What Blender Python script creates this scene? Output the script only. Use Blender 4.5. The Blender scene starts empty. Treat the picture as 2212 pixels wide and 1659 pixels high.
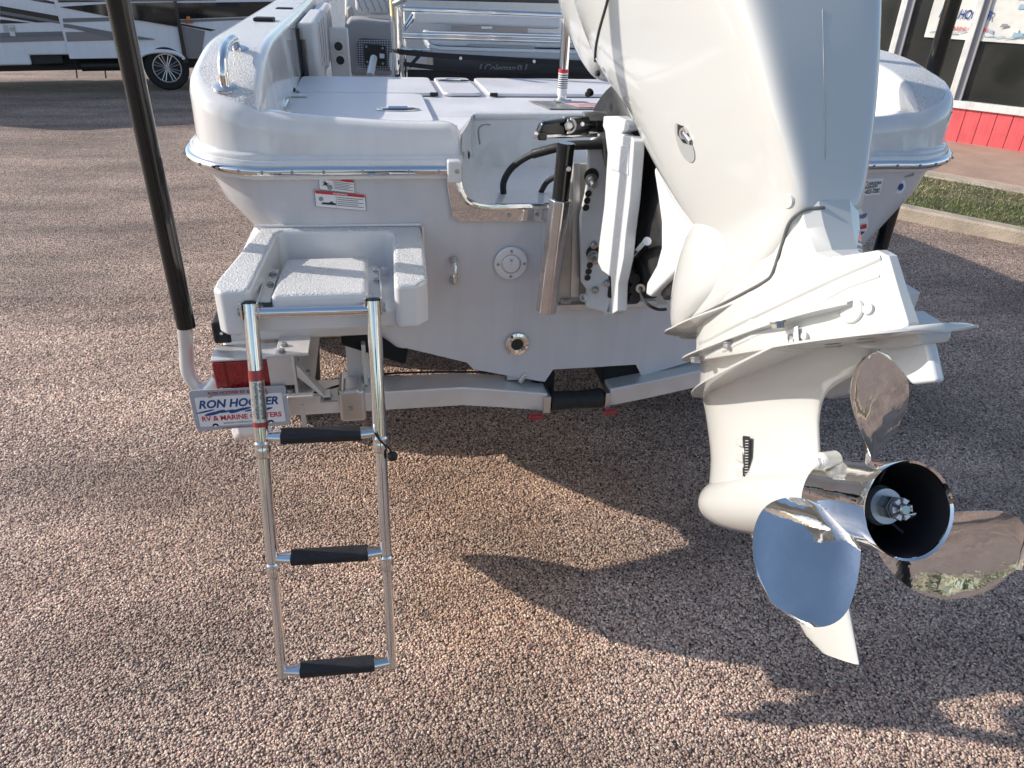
import bpy, bmesh, math, random
from mathutils import Vector, Matrix, Quaternion
import numpy as np
R = math.radians
random.seed(4)
scene = bpy.context.scene
col = scene.collection

# ------------------------------------------------------------------ camera, light, exposure
FPX = 1560.0                      # focal length in units of a 2212 px wide picture
TH, YAW, ROLL = R(29.53), R(11.18), R(2.05)
C = Vector((-.668, -2.015, 2.05))
fw = Vector((math.sin(YAW)*math.cos(TH), math.cos(YAW)*math.cos(TH), -math.sin(TH)))
r0 = Vector((math.cos(YAW), -math.sin(YAW), 0)); d0 = fw.cross(r0)
rt = r0*math.cos(ROLL) - d0*math.sin(ROLL); dn = fw.cross(rt)
cam_d = bpy.data.cameras.new('camera'); cam = bpy.data.objects.new('camera', cam_d); col.objects.link(cam)
cam_d.sensor_width = 36; cam_d.lens = 36*FPX/2212; cam_d.clip_end = 500; cam_d.clip_start = .02
m = Matrix.Identity(4)
for i in range(3):
    m[i][0] = rt[i]; m[i][1] = -dn[i]; m[i][2] = -fw[i]; m[i][3] = C[i]
cam.matrix_world = m
scene.camera = cam

SUN = Vector((-1.75, .62, 1.0)).normalized()
world = bpy.data.worlds.new('World'); scene.world = world; world.use_nodes = True
nt = world.node_tree; nt.nodes.clear()
sky = nt.nodes.new('ShaderNodeTexSky'); sky.sky_type = 'NISHITA'; sky.sun_disc = False
sky.sun_elevation = math.asin(SUN.z); sky.sun_rotation = math.atan2(SUN.x, SUN.y) % (2*math.pi)
bg = nt.nodes.new('ShaderNodeBackground'); bg.inputs[1].default_value = .15
wo = nt.nodes.new('ShaderNodeOutputWorld')
nt.links.new(sky.outputs[0], bg.inputs[0]); nt.links.new(bg.outputs[0], wo.inputs[0])
sun_d = bpy.data.lights.new('sun', 'SUN'); sun_d.energy = 4.0; sun_d.angle = R(.5); sun_d.color = (1, .925, .835)
sun = bpy.data.objects.new('sun', sun_d); col.objects.link(sun)
sun.rotation_mode = 'QUATERNION'; sun.rotation_quaternion = SUN.to_track_quat('Z', 'Y'); sun.location = (-6, 3, 6)
scene.view_settings.view_transform = 'Standard'; scene.view_settings.look = 'None'
scene.view_settings.exposure = 0.42; scene.view_settings.gamma = 1; scene.view_settings.use_curve_mapping = False

# ------------------------------------------------------------------ from a measured picture point to a point on a plane of the place
def W(u, v, x=None, y=None, z=None):
    r = fw + rt*((u-1106)/FPX) + dn*((v-829.5)/FPX)
    i, val = (0, x) if x is not None else (1, y) if y is not None else (2, z)
    return C + r*((val-C[i])/r[i])
def Wp(u, v, o, n):
    r = fw + rt*((u-1106)/FPX) + dn*((v-829.5)/FPX)
    return C + r*((o-C).dot(n)/r.dot(n))

# ------------------------------------------------------------------ materials
def streak(m, amt):
    t = m.node_tree; L = t.links.new; b = t.nodes['Principled BSDF']; src = b.inputs['Base Color'].links[0].from_socket
    co = t.nodes.new('ShaderNodeTexCoord'); mp = t.nodes.new('ShaderNodeMapping'); mp.inputs['Scale'].default_value = (26, 26, 1.6); n = t.nodes.new('ShaderNodeTexNoise'); n.inputs['Scale'].default_value = 1; n.inputs['Detail'].default_value = 5
    L(co.outputs['Object'], mp.inputs[0]); L(mp.outputs[0], n.inputs['Vector']); r = t.nodes.new('ShaderNodeMapRange'); L(n.outputs['Fac'], r.inputs[0]); r.inputs[1].default_value = .45; r.inputs[2].default_value = .75; r.inputs[3].default_value = 1; r.inputs[4].default_value = 1-amt
    v = t.nodes.new('ShaderNodeVectorMath'); v.operation = 'SCALE'; L(src, v.inputs[0]); L(r.outputs[0], v.inputs['Scale']); L(v.outputs[0], b.inputs['Base Color'])
def mat(name, c, rough=.5, metal=0, coat=0, noise=None, bump=None, emit=None, alpha=None, vary=.0, vscale=6, spec=None, coat_r=.05):
    m = bpy.data.materials.new(name); m.use_nodes = True
    t = m.node_tree; b = t.nodes['Principled BSDF']; L = t.links.new
    b.inputs['Base Color'].default_value = (*c, 1); b.inputs['Roughness'].default_value = rough
    b.inputs['Metallic'].default_value = metal
    if coat: b.inputs['Coat Weight'].default_value = coat; b.inputs['Coat Roughness'].default_value = coat_r
    if spec is not None: b.inputs['Specular IOR Level'].default_value = spec
    co = t.nodes.new('ShaderNodeTexCoord')
    if vary:
        n = t.nodes.new('ShaderNodeTexNoise'); n.inputs['Scale'].default_value = vscale; n.inputs['Detail'].default_value = 6
        L(co.outputs['Object'], n.inputs['Vector'])
        r = t.nodes.new('ShaderNodeMapRange'); L(n.outputs['Fac'], r.inputs[0]); r.inputs[1].default_value = .3; r.inputs[2].default_value = .7
        r.inputs[3].default_value = 1-vary; r.inputs[4].default_value = 1+vary*.4
        mx = t.nodes.new('ShaderNodeVectorMath'); mx.operation = 'SCALE'; mx.inputs[0].default_value = c
        L(r.outputs[0], mx.inputs['Scale']); L(mx.outputs[0], b.inputs['Base Color'])
        r2 = t.nodes.new('ShaderNodeMapRange'); L(n.outputs['Fac'], r2.inputs[0]); r2.inputs[1].default_value = .3; r2.inputs[2].default_value = .7
        r2.inputs[3].default_value = max(.02, rough*.75); r2.inputs[4].default_value = min(1, rough*1.3)
        L(r2.outputs[0], b.inputs['Roughness'])
    if bump:
        kind, sc, dist = bump
        if kind == 'grit':      # non-skid: small flat-topped blobs
            n = t.nodes.new('ShaderNodeTexNoise'); n.inputs['Scale'].default_value = sc; n.inputs['Detail'].default_value = 1.5
            L(co.outputs['Object'], n.inputs['Vector'])
            r = t.nodes.new('ShaderNodeMapRange'); r.interpolation_type = 'SMOOTHSTEP'
            L(n.outputs['Fac'], r.inputs[0]); r.inputs[1].default_value = .44; r.inputs[2].default_value = .56
            h = r.outputs[0]
        elif kind == 'voronoi':
            n = t.nodes.new('ShaderNodeTexVoronoi'); n.inputs['Scale'].default_value = sc; L(co.outputs['Object'], n.inputs['Vector']); h = n.outputs['Distance']
        elif kind == 'brush':
            mp = t.nodes.new('ShaderNodeMapping'); mp.inputs['Scale'].default_value = (sc*.03, sc*.3, sc)
            n = t.nodes.new('ShaderNodeTexNoise'); n.inputs['Scale'].default_value = 1; n.inputs['Detail'].default_value = 3
            L(co.outputs['Object'], mp.inputs[0]); L(mp.outputs[0], n.inputs['Vector']); h = n.outputs['Fac']
        else:
            n = t.nodes.new('ShaderNodeTexNoise'); n.inputs['Scale'].default_value = sc; n.inputs['Detail'].default_value = 4
            L(co.outputs['Object'], n.inputs['Vector']); h = n.outputs['Fac']
        bp = t.nodes.new('ShaderNodeBump'); bp.inputs['Distance'].default_value = dist; bp.inputs['Strength'].default_value = 1
        L(h, bp.inputs['Height']); L(bp.outputs[0], b.inputs['Normal'])
    return m
M = {}
M['gel'] = mat('white_gelcoat', (.74, .73, .72), .16, coat=.6, vary=.05, vscale=3)
M['hull'] = mat('pale_grey_hull_gelcoat', (.60, .59, .605), .2, coat=.5, vary=.07, vscale=4)
M['grit'] = mat('nonskid_gelcoat', (.72, .715, .71), .33, bump=('grit', 210, .0028), vary=.05)
M['grit_fine'] = mat('fine_nonskid_gelcoat', (.69, .68, .70), .42, bump=('noise', 420, .0007), vary=.06, vscale=5)
M['eng'] = mat('white_engine_paint', (.56, .562, .54), .13, coat=.8, vary=.02, vscale=2, coat_r=.03)
M['cast'] = mat('white_cast_paint', (.66, .675, .68), .3, coat=.3, bump=('noise', 60, .0004), vary=.04)
M['chrome'] = mat('polished_stainless', (.82, .81, .79), .06, 1, vary=.06, vscale=12)
M['mirror'] = mat('mirror_stainless', (.84, .825, .80), .05, 1, bump=('noise', 16, .0016), vary=.07, vscale=22)
M['alu'] = mat('brushed_aluminium', (.66, .65, .64), .38, 1, bump=('brush', 300, .0003), vary=.12, vscale=9)
M['alu_white'] = mat('trailer_aluminium', (.72, .71, .70), .42, .55, vary=.12, vscale=8)
M['alu_pol'] = mat('satin_aluminium', (.74, .72, .70), .16, 1, bump=('brush', 90, .0006), vary=.1, vscale=14)
M['steel'] = mat('galvanised_bolt_steel', (.45, .45, .44), .35, .9, vary=.2, vscale=60)
M['rubber'] = mat('black_rubber', (.012, .012, .013), .6, vary=.3, vscale=40)
M['foam'] = mat('black_tread_grip', (.013, .014, .018), .55, bump=('noise', 300, .0008), vary=.2, vscale=30)
M['blackgloss'] = mat('black_gloss_plastic', (.010, .010, .011), .14, coat=.4, vary=.2, vscale=20)
M['blackmat'] = mat('black_engine_casting', (.018, .018, .019), .45, vary=.3, vscale=30)
M['darkhub'] = mat('dark_hub_bore', (.03, .03, .034), .35, .3)
M['carpet'] = mat('black_bunk_carpet', (.010, .010, .011), .95, bump=('noise', 400, .002))
M['pvc'] = mat('black_pvc_guide_sleeve', (.008, .008, .008), .16, coat=.15, vary=.3, vscale=8)
M['white'] = mat('white_decal', (.80, .80, .80), .35)
M['red'] = mat('red_print', (.55, .03, .035), .4)
M['blue'] = mat('blue_print', (.015, .06, .24), .4)
M['black'] = mat('black_print', (.02, .02, .02), .45)
M['greyp'] = mat('grey_print', (.28, .28, .29), .45)
M['greyframe'] = mat('grey_plate_rim', (.42, .43, .46), .4)
M['redlens'] = mat('red_lamp_lens', (.30, .006, .010), .12, coat=.6, bump=('voronoi', 110, .002), vary=.25, vscale=40)
M['amber'] = mat('amber_lens', (.7, .22, .02), .2)
M['vinyl'] = mat('grey_vinyl_upholstery', (.62, .60, .59), .45, bump=('noise', 30, .002), vary=.08, vscale=10)
M['vinyl_d'] = mat('taupe_vinyl_upholstery', (.36, .345, .34), .5, bump=('noise', 40, .001), vary=.06)
M['cream'] = mat('cream_liner', (.74, .71, .67), .3, vary=.05)
M['cooler'] = mat('cooler_grey_plastic', (.50, .53, .58), .4, vary=.05)
M['cooler_l'] = mat('cooler_pale_rim', (.62, .64, .69), .35, vary=.05)
M['cooler_d'] = mat('cooler_dark_body', (.06, .06, .068), .5, vary=.1)
M['webbing'] = mat('black_webbing', (.008, .008, .012), .7, bump=('noise', 500, .0006))
M['glass'] = mat('dark_window_glass', (.035, .037, .034), .06, coat=.4, vary=.35, vscale=1.2)
M['rvglass'] = mat('tinted_vehicle_glass', (.014, .018, .018), .05, coat=.5)
M['rvwhite'] = mat('vehicle_white_fibreglass', (.82, .82, .84), .22, coat=.4, vary=.04, vscale=2)
M['rvblack'] = mat('vehicle_black_stripe', (.012, .013, .018), .25, coat=.5)
M['rvgrey'] = mat('vehicle_grey_stripe', (.17, .175, .19), .3, coat=.4)
M['rvmid'] = mat('vehicle_warm_grey_stripe', (.23, .215, .22), .3, coat=.4)
M['tyre'] = mat('tyre_rubber', (.016, .016, .016), .75, vary=.2)
M['redwood'] = mat('red_painted_board', (.74, .12, .13), .5, bump=('noise', 20, .002), vary=.12, vscale=5)
M['trim'] = mat('white_painted_trim', (.74, .73, .70), .5, bump=('noise', 30, .002), vary=.14, vscale=9)
M['cyan'] = mat('pale_blue_print', (.30, .45, .55), .5)
M['banner'] = mat('banner_vinyl', (.72, .71, .66), .5, vary=.1, vscale=12)
M['metaltan'] = mat('tan_transom_plate', (.50, .45, .39), .35, vary=.12, vscale=10)
M['wheel_alloy'] = mat('machined_alloy', (.6, .6, .62), .25, .9)
M['redplug'] = mat('red_connector', (.6, .05, .02), .4)

def pebble_nodes(t, co_out, scale):
    """stone colour by cell, height by cell distance"""
    L = t.links.new
    v = t.nodes.new('ShaderNodeTexVoronoi'); v.inputs['Scale'].default_value = scale; L(co_out, v.inputs['Vector'])
    return v
def stone_ramp(t):
    r = t.nodes.new('ShaderNodeValToRGB'); e = r.color_ramp; e.interpolation = 'CONSTANT'; G_ = 1.2
    cs = [(0, (.43, .325, .265)), (.16, (.27, .20, .175)), (.28, (.54, .42, .335)), (.44, (.40, .265, .225)), (.56, (.60, .49, .395)),
          (.67, (.21, .155, .14)), (.75, (.50, .355, .295)), (.86, (.70, .60, .50)), (.95, (.13, .10, .095))]
    while len(e.elements) < len(cs): e.elements.new(.5)
    for el, (p, c) in zip(e.elements, cs): el.position = p; el.color = (c[0]*G_*1.02, c[1]*G_*.97, c[2]*G_*.93, 1)
    return r
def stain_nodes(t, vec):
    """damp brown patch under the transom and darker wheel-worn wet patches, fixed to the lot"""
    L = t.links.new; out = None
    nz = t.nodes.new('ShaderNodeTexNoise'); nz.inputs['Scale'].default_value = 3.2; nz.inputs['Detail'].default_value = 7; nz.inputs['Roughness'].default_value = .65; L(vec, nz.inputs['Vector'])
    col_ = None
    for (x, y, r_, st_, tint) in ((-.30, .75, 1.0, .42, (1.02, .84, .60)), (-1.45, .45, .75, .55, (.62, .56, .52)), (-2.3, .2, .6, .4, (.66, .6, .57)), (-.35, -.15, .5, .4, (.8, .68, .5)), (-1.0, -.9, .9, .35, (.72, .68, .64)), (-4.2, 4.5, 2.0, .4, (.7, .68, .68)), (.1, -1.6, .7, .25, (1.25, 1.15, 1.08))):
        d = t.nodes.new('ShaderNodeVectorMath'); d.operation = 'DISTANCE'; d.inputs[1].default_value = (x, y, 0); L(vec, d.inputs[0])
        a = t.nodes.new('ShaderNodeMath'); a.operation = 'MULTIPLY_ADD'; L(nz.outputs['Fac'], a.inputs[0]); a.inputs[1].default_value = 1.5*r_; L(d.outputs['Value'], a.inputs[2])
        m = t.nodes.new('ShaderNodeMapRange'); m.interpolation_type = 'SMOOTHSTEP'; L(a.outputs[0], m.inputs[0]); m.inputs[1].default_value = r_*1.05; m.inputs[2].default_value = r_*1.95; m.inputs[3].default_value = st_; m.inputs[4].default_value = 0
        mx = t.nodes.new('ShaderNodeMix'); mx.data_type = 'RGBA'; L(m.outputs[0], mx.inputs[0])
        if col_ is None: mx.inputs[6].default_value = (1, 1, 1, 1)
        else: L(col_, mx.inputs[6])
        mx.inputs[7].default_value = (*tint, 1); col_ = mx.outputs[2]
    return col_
def ground_material():
    m = bpy.data.materials.new('exposed_chip_asphalt'); m.use_nodes = True; t = m.node_tree; L = t.links.new
    b = t.nodes['Principled BSDF']; co = t.nodes.new('ShaderNodeTexCoord')
    v = pebble_nodes(t, co.outputs['Object'], 112); rp = stone_ramp(t)
    sp = t.nodes.new('ShaderNodeSeparateColor'); L(v.outputs['Color'], sp.inputs[0]); L(sp.outputs[0], rp.inputs[0])
    d = t.nodes.new('ShaderNodeMapRange'); L(v.outputs['Distance'], d.inputs[0]); d.inputs[1].default_value = .35; d.inputs[2].default_value = .75
    d.inputs[3].default_value = 1; d.inputs[4].default_value = .12
    # broad stains, wheel polish and dark damp patches that stay with the ground
    n = t.nodes.new('ShaderNodeTexNoise'); n.inputs['Scale'].default_value = .9; n.inputs['Detail'].default_value = 5; n.inputs['Roughness'].default_value = .6
    mp = t.nodes.new('ShaderNodeMapping'); mp.inputs['Scale'].default_value = (.6, 1.7, 1); L(co.outputs['Object'], mp.inputs[0]); L(mp.outputs[0], n.inputs['Vector'])
    s = t.nodes.new('ShaderNodeMapRange'); L(n.outputs['Fac'], s.inputs[0]); s.inputs[1].default_value = .35; s.inputs[2].default_value = .62; s.inputs[3].default_value = .54; s.inputs[4].default_value = 1.10
    mu = t.nodes.new('ShaderNodeMath'); mu.operation = 'MULTIPLY'; L(d.outputs[0], mu.inputs[0]); L(s.outputs[0], mu.inputs[1])
    sc = t.nodes.new('ShaderNodeVectorMath'); sc.operation = 'SCALE'; L(rp.outputs[0], sc.inputs[0]); L(mu.outputs[0], sc.inputs['Scale'])
    st = stain_nodes(t, co.outputs['Object']); mm_ = t.nodes.new('ShaderNodeVectorMath'); mm_.operation = 'MULTIPLY'; L(sc.outputs[0], mm_.inputs[0]); L(st, mm_.inputs[1])
    L(mm_.outputs[0], b.inputs['Base Color']); b.inputs['Roughness'].default_value = .75
    bp = t.nodes.new('ShaderNodeBump'); bp.inputs['Distance'].default_value = .006; bp.invert = True
    L(v.outputs['Distance'], bp.inputs['Height']); L(bp.outputs[0], b.inputs['Normal'])
    return m
def stone_material():
    m = bpy.data.materials.new('loose_stone_chips'); m.use_nodes = True; t = m.node_tree; L = t.links.new
    b = t.nodes['Principled BSDF']; oi = t.nodes.new('ShaderNodeObjectInfo'); rp = stone_ramp(t)
    L(oi.outputs['Random'], rp.inputs[0])
    g = t.nodes.new('ShaderNodeNewGeometry')
    n = t.nodes.new('ShaderNodeTexNoise'); n.inputs['Scale'].default_value = .9; n.inputs['Detail'].default_value = 5; n.inputs['Roughness'].default_value = .6
    mp = t.nodes.new('ShaderNodeMapping'); mp.inputs['Scale'].default_value = (.6, 1.7, 1); L(g.outputs['Position'], mp.inputs[0]); L(mp.outputs[0], n.inputs['Vector'])
    s = t.nodes.new('ShaderNodeMapRange'); L(n.outputs['Fac'], s.inputs[0]); s.inputs[1].default_value = .35; s.inputs[2].default_value = .62; s.inputs[3].default_value = .54; s.inputs[4].default_value = 1.14
    sc = t.nodes.new('ShaderNodeVectorMath'); sc.operation = 'SCALE'; L(rp.outputs[0], sc.inputs[0]); L(s.outputs[0], sc.inputs['Scale'])
    st = stain_nodes(t, g.outputs['Position']); mm_ = t.nodes.new('ShaderNodeVectorMath'); mm_.operation = 'MULTIPLY'; L(sc.outputs[0], mm_.inputs[0]); L(st, mm_.inputs[1])
    L(mm_.outputs[0], b.inputs['Base Color']); b.inputs['Roughness'].default_value = .55
    return m
streak(M['hull'], .06); streak(M['gel'], .05); streak(M['trim'], .2); streak(M['redwood'], .15); streak(M['rvwhite'], .06)
M['ground'] = ground_material(); M['stone'] = stone_material()
M['concrete'] = mat('weathered_kerb_concrete', (.46, .385, .30), .85, bump=('noise', 60, .006), vary=.3, vscale=5)
M['walk'] = mat('brown_stained_walkway', (.40, .28, .21), .7, bump=('noise', 40, .003), vary=.15, vscale=3)
M['soil'] = mat('grass_soil', (.10, .085, .04), .95, bump=('noise', 30, .02), vary=.4, vscale=4)

# ------------------------------------------------------------------ mesh toolbox
class MB:
    def __init__(s): s.v = []; s.f = []; s.m = []
    def add(s, v, f, mi=0, T=None):
        o = len(s.v)
        s.v += [tuple(T @ Vector(p)) if T is not None else tuple(p) for p in v]
        s.f += [tuple(i+o for i in q) for q in f]; s.m += [mi]*len(f); return s
    def box(s, x0, x1, y0, y1, z0, z1, mi=0, T=None):
        v = [(x, y, z) for x in (x0, x1) for y in (y0, y1) for z in (z0, z1)]
        return s.add(v, [(0, 1, 3, 2), (4, 6, 7, 5), (0, 4, 5, 1), (2, 3, 7, 6), (0, 2, 6, 4), (1, 5, 7, 3)], mi, T)
    def tube(s, path, r, seg=14, mi=0, T=None, cap=True):
        P = [Vector(p) for p in path]; n = len(P); rr = r if isinstance(r, (list, tuple)) else [r]*n
        v = []; f = []; up = None
        for i in range(n):
            a = P[max(0, i-1)]; b = P[min(n-1, i+1)]; t = (b-a).normalized()
            if up is None: up = t.orthogonal().normalized()
            up = (up - t*up.dot(t)).normalized(); w = t.cross(up)
            for k in range(seg):
                q = 2*math.pi*k/seg; v.append(P[i] + (up*math.cos(q)+w*math.sin(q))*rr[i])
        for i in range(n-1):
            for k in range(seg):
                a = i*seg+k; b = i*seg+(k+1) % seg; f.append((a, b, b+seg, a+seg))
        if cap: f.append(tuple(range(seg))[::-1]); f.append(tuple(range((n-1)*seg, n*seg)))
        return s.add(v, f, mi, T)
    def lathe(s, prof, o, ax, seg=40, mi=0, cap=True):
        o = Vector(o); ax = Vector(ax).normalized(); u = ax.orthogonal().normalized(); w = ax.cross(u); v = []; f = []
        for h, r in prof:
            for k in range(seg):
                q = 2*math.pi*k/seg; v.append(o+ax*h+(u*math.cos(q)+w*math.sin(q))*r)
        for i in range(len(prof)-1):
            for k in range(seg):
                a = i*seg+k; b = i*seg+(k+1) % seg; f.append((a, b, b+seg, a+seg))
        if cap: f.append(tuple(range(seg))[::-1]); f.append(tuple(range((len(prof)-1)*seg, len(prof)*seg)))
        return s.add(v, f, mi)
    def loft(s, rings, mi=0, closed=True, cap=True):
        n = len(rings[0]); v = [p for r in rings for p in r]; f = []
        for i in range(len(rings)-1):
            for k in range(n if closed else n-1):
                a = i*n+k; b = i*n+(k+1) % n; f.append((a, b, b+n, a+n))
        if cap and closed: f.append(tuple(range(n))[::-1]); f.append(tuple(range((len(rings)-1)*n, len(rings)*n)))
        return s.add(v, f, mi)
    def prism(s, poly, off, mi=0):
        """poly: world points (planar), off: thickness vector"""
        n = len(poly); off = Vector(off); a = [Vector(p) for p in poly]; v = a+[p+off for p in a]
        f = [tuple(range(n)), tuple(range(n, 2*n))[::-1]]+[(i, (i+1) % n, (i+1) % n+n, i+n)[::-1] for i in range(n)]
        return s.add(v, f, mi)
ORG = {}
def tag(o, label=None, cat=None, group=None, kind=None):
    if label: o['label'] = label
    if cat: o['category'] = cat
    if group: o['group'] = group
    if kind: o['kind'] = kind
    return o
def thing(name, loc, label, cat, group=None):
    o = bpy.data.objects.new(name, None); col.objects.link(o); o.location = loc; o.empty_display_size = .1
    ORG[o] = Vector(loc); return tag(o, label, cat, group)
def obj(name, mb, mats, parent=None, loc=None, ang=32, bevel=0, bseg=2, sub=0, smooth=True, wn=False):
    if not isinstance(mats, (list, tuple)): mats = [mats]
    org = ORG[parent] if parent is not None else Vector(loc or (0, 0, 0))
    me = bpy.data.meshes.new(name); v = [tuple(Vector(p)-org) for p in mb.v]
    me.from_pydata(v, [], mb.f); me.update()
    bm = bmesh.new(); bm.from_mesh(me); bmesh.ops.remove_doubles(bm, verts=bm.verts, dist=1e-6)
    bmesh.ops.recalc_face_normals(bm, faces=bm.faces); bm.to_mesh(me); bm.free()
    for mm in mats: me.materials.append(mm)
    if len(mats) > 1 and len(me.polygons) == len(mb.m):
        for p, i in zip(me.polygons, mb.m): p.material_index = i
    if smooth:
        me.shade_smooth(); me.set_sharp_from_angle(angle=R(ang))
    o = bpy.data.objects.new(name, me); col.objects.link(o)
    if parent is not None: o.parent = parent
    else: o.location = org
    ORG[o] = org
    if bevel:
        b = o.modifiers.new('bevel', 'BEVEL'); b.width = bevel; b.segments = bseg; b.limit_method = 'ANGLE'; b.angle_limit = R(40); b.harden_normals = False
    if (bevel and bseg > 1) or wn:
        w_ = o.modifiers.new('weighted_normal', 'WEIGHTED_NORMAL'); w_.keep_sharp = True; w_.weight = 80
    if sub:
        b = o.modifiers.new('subdivision', 'SUBSURF'); b.levels = sub; b.render_levels = sub
    return o
def flat(poly, n, t=.0015): return MB().prism([Vector(p) for p in poly], Vector(n)*t)
def text(s, p0, xd, yd, width, height, material, parent, name='lettering', shear=0, bold=0, depth=.0006, font_bend=None):
    cu = bpy.data.curves.new(name, 'FONT'); cu.body = s; cu.size = 1; cu.shear = shear; cu.offset = bold; cu.resolution_u = 3
    cu.extrude = 0
    to = bpy.data.objects.new('tmp', cu); col.objects.link(to)
    dg = bpy.context.evaluated_depsgraph_get(); dg.update()
    me = bpy.data.meshes.new_from_object(to.evaluated_get(dg)); bpy.data.objects.remove(to); bpy.data.curves.remove(cu)
    xs = [v.co.x for v in me.vertices]; ys = [v.co.y for v in me.vertices]
    if not xs: return None
    x0, x1, y0, y1 = min(xs), max(xs), min(ys), max(ys)
    xd = Vector(xd).normalized(); yd = Vector(yd).normalized(); p0 = Vector(p0); org = ORG[parent]
    for v in me.vertices:
        a = (v.co.x-x0)/(x1-x0)*width; b = (v.co.y-y0)/(y1-y0)*height
        v.co = p0+xd*a+yd*b-org
    me.materials.append(material)
    o = bpy.data.objects.new(name, me); col.objects.link(o); o.parent = parent; ORG[o] = org
    return o
def arc(c, r, a0, a1, n, u, w):
    c = Vector(c); u = Vector(u); w = Vector(w)
    return [c+u*(r*math.cos(R(a0+(a1-a0)*i/n)))+w*(r*math.sin(R(a0+(a1-a0)*i/n))) for i in range(n+1)]
def smooth_path(P, n=8):
    P = [Vector(p) for p in P]; out = []
    for i in range(len(P)-1):
        p0 = P[max(0, i-1)]; p1 = P[i]; p2 = P[i+1]; p3 = P[min(len(P)-1, i+2)]
        for k in range(n):
            t = k/n
            out.append(.5*((2*p1)+(p2-p0)*t+(2*p0-5*p1+4*p2-p3)*t*t+(3*p1-p0-3*p2+p3)*t**3))
    out.append(P[-1]); return out
def keys_interp(K, n):
    """Catmull-Rom through key tuples"""
    K = [tuple(k) for k in K]; out = []
    for i in range(len(K)-1):
        a = K[max(0, i-1)]; b = K[i]; c = K[i+1]; d = K[min(len(K)-1, i+2)]
        for k in range(n):
            t = k/n
            out.append(tuple(.5*(2*q1+(q2-q0)*t+(2*q0-5*q1+4*q2-q3)*t*t+(3*q1-q0-3*q2+q3)*t**3) for q0, q1, q2, q3 in zip(a, b, c, d)))
    out.append(K[-1]); return out
def bolt_head(mb, p, ax, r=.008, h=.006, mi=0):
    mb.lathe([(0, r*1.25), (.0015, r*1.25)], p, ax, 16, mi); mb.lathe([(.0015, r), (h, r), (h+.001, r*.8)], p, ax, 6, mi); return mb

# ================================================================== SETTING
g = MB(); S = 160; g.add([(-S, -S, 0), (S, -S, 0), (S, S, 0), (-S, S, 0)], [(0, 1, 2, 3)])
tag(obj('ground', g, M['ground'], smooth=False), kind='structure')

# loose chips over the seal coat, where single stones can be seen
def stones(name, poly, density, smin, smax, seed):
    lib = bpy.data.collections.new(name+'_shapes')
    for k in range(4):
        rng = random.Random(seed*10+k); bm = bmesh.new(); bmesh.ops.create_icosphere(bm, subdivisions=1, radius=1)
        for v in bm.verts: v.co *= rng.uniform(.78, 1.15); v.co.z *= .62; v.co.x *= rng.uniform(.8, 1.2)
        me = bpy.data.meshes.new('stone_shape'); bm.to_mesh(me); bm.free(); me.materials.append(M['stone']); me.shade_smooth()
        me.set_sharp_from_angle(angle=R(55))
        lib.objects.link(bpy.data.objects.new('stone_shape', me))
    me = bpy.data.meshes.new(name); me.from_pydata([(x, y, .0012) for x, y in poly], [], [tuple(range(len(poly)))]); me.update()
    o = bpy.data.objects.new(name, me); col.objects.link(o)
    ng = bpy.data.node_groups.new(name, 'GeometryNodeTree')
    ng.interface.new_socket('Geometry', in_out='INPUT', socket_type='NodeSocketGeometry'); ng.interface.new_socket('Geometry', in_out='OUTPUT', socket_type='NodeSocketGeometry')
    N = ng.nodes.new; L = ng.links.new
    i = N('NodeGroupInput'); ou = N('NodeGroupOutput'); dp = N('GeometryNodeDistributePointsOnFaces'); dp.inputs['Density'].default_value = density; dp.inputs['Seed'].default_value = seed
    ci = N('GeometryNodeCollectionInfo'); ci.inputs['Collection'].default_value = lib; ci.inputs['Separate Children'].default_value = True; ci.inputs['Reset Children'].default_value = True
    ip = N('GeometryNodeInstanceOnPoints'); ip.inputs['Pick Instance'].default_value = True
    rr = N('FunctionNodeRandomValue'); rr.data_type = 'FLOAT_VECTOR'; rr.inputs[0].default_value = (-.5, -.5, 0); rr.inputs[1].default_value = (.5, .5, 6.28)
    rs = N('FunctionNodeRandomValue'); rs.data_type = 'FLOAT'; rs.inputs[2].default_value = smin; rs.inputs[3].default_value = smax
    L(i.outputs[0], dp.inputs['Mesh']); L(dp.outputs['Points'], ip.inputs['Points']); L(ci.outputs[0], ip.inputs['Instance'])
    L(rr.outputs[0], ip.inputs['Rotation']); L(rs.outputs[1], ip.inputs['Scale']); L(ip.outputs[0], ou.inputs[0])
    md = o.modifiers.new('scatter', 'NODES'); md.node_group = ng
    return tag(o, label='fine tan and grey stone chips covering the lot', kind='stuff')
def gp(u, v): p = W(u, v, z=0); return (p.x, p.y)
stones('gravel', [gp(-60, 1720), gp(2280, 1720), gp(2280, 1000), gp(-60, 1000)], 22000, .0029, .0060, 3)
stones('gravel', [gp(-60, 1000), gp(2280, 1000), gp(2280, 640), gp(-60, 640)], 13500, .0036, .0070, 5)

# ---- shop front, walkway, grass and kerb on the right
A0 = W(2060, 305, z=.12); B0 = W(2212, 327, z=.12); fd = (B0-A0); fd.z = 0; fd.normalize(); fn = Vector((fd.y, -fd.x, 0))
if fn.dot(C-A0) < 0: fn = -fn
def F5(x, y): return Wp(1810.4+.19846*x, .19846*y, A0, fn)
def fs(x, y):           # facade coordinate: metres along, height
    p = F5(x, y); return (p-A0).dot(fd), p.z
def fp(s, z, out=0): q = A0+fd*s+fn*out; return Vector((q.x, q.y, z))
zs = fs(1700, 1225)[1]; zt = fs(1700, 1140)[1]
bld = thing('shop_building', fp(1, 0), 'shop front with red board base, white mullions and dark windows at right', 'building')
b = MB(); s0, s1 = -4.2, 6
b.prism([fp(s0, .1), fp(s1, .1), fp(s1, 3.6), fp(s0, 3.6)], -fn*4.0)
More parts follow.
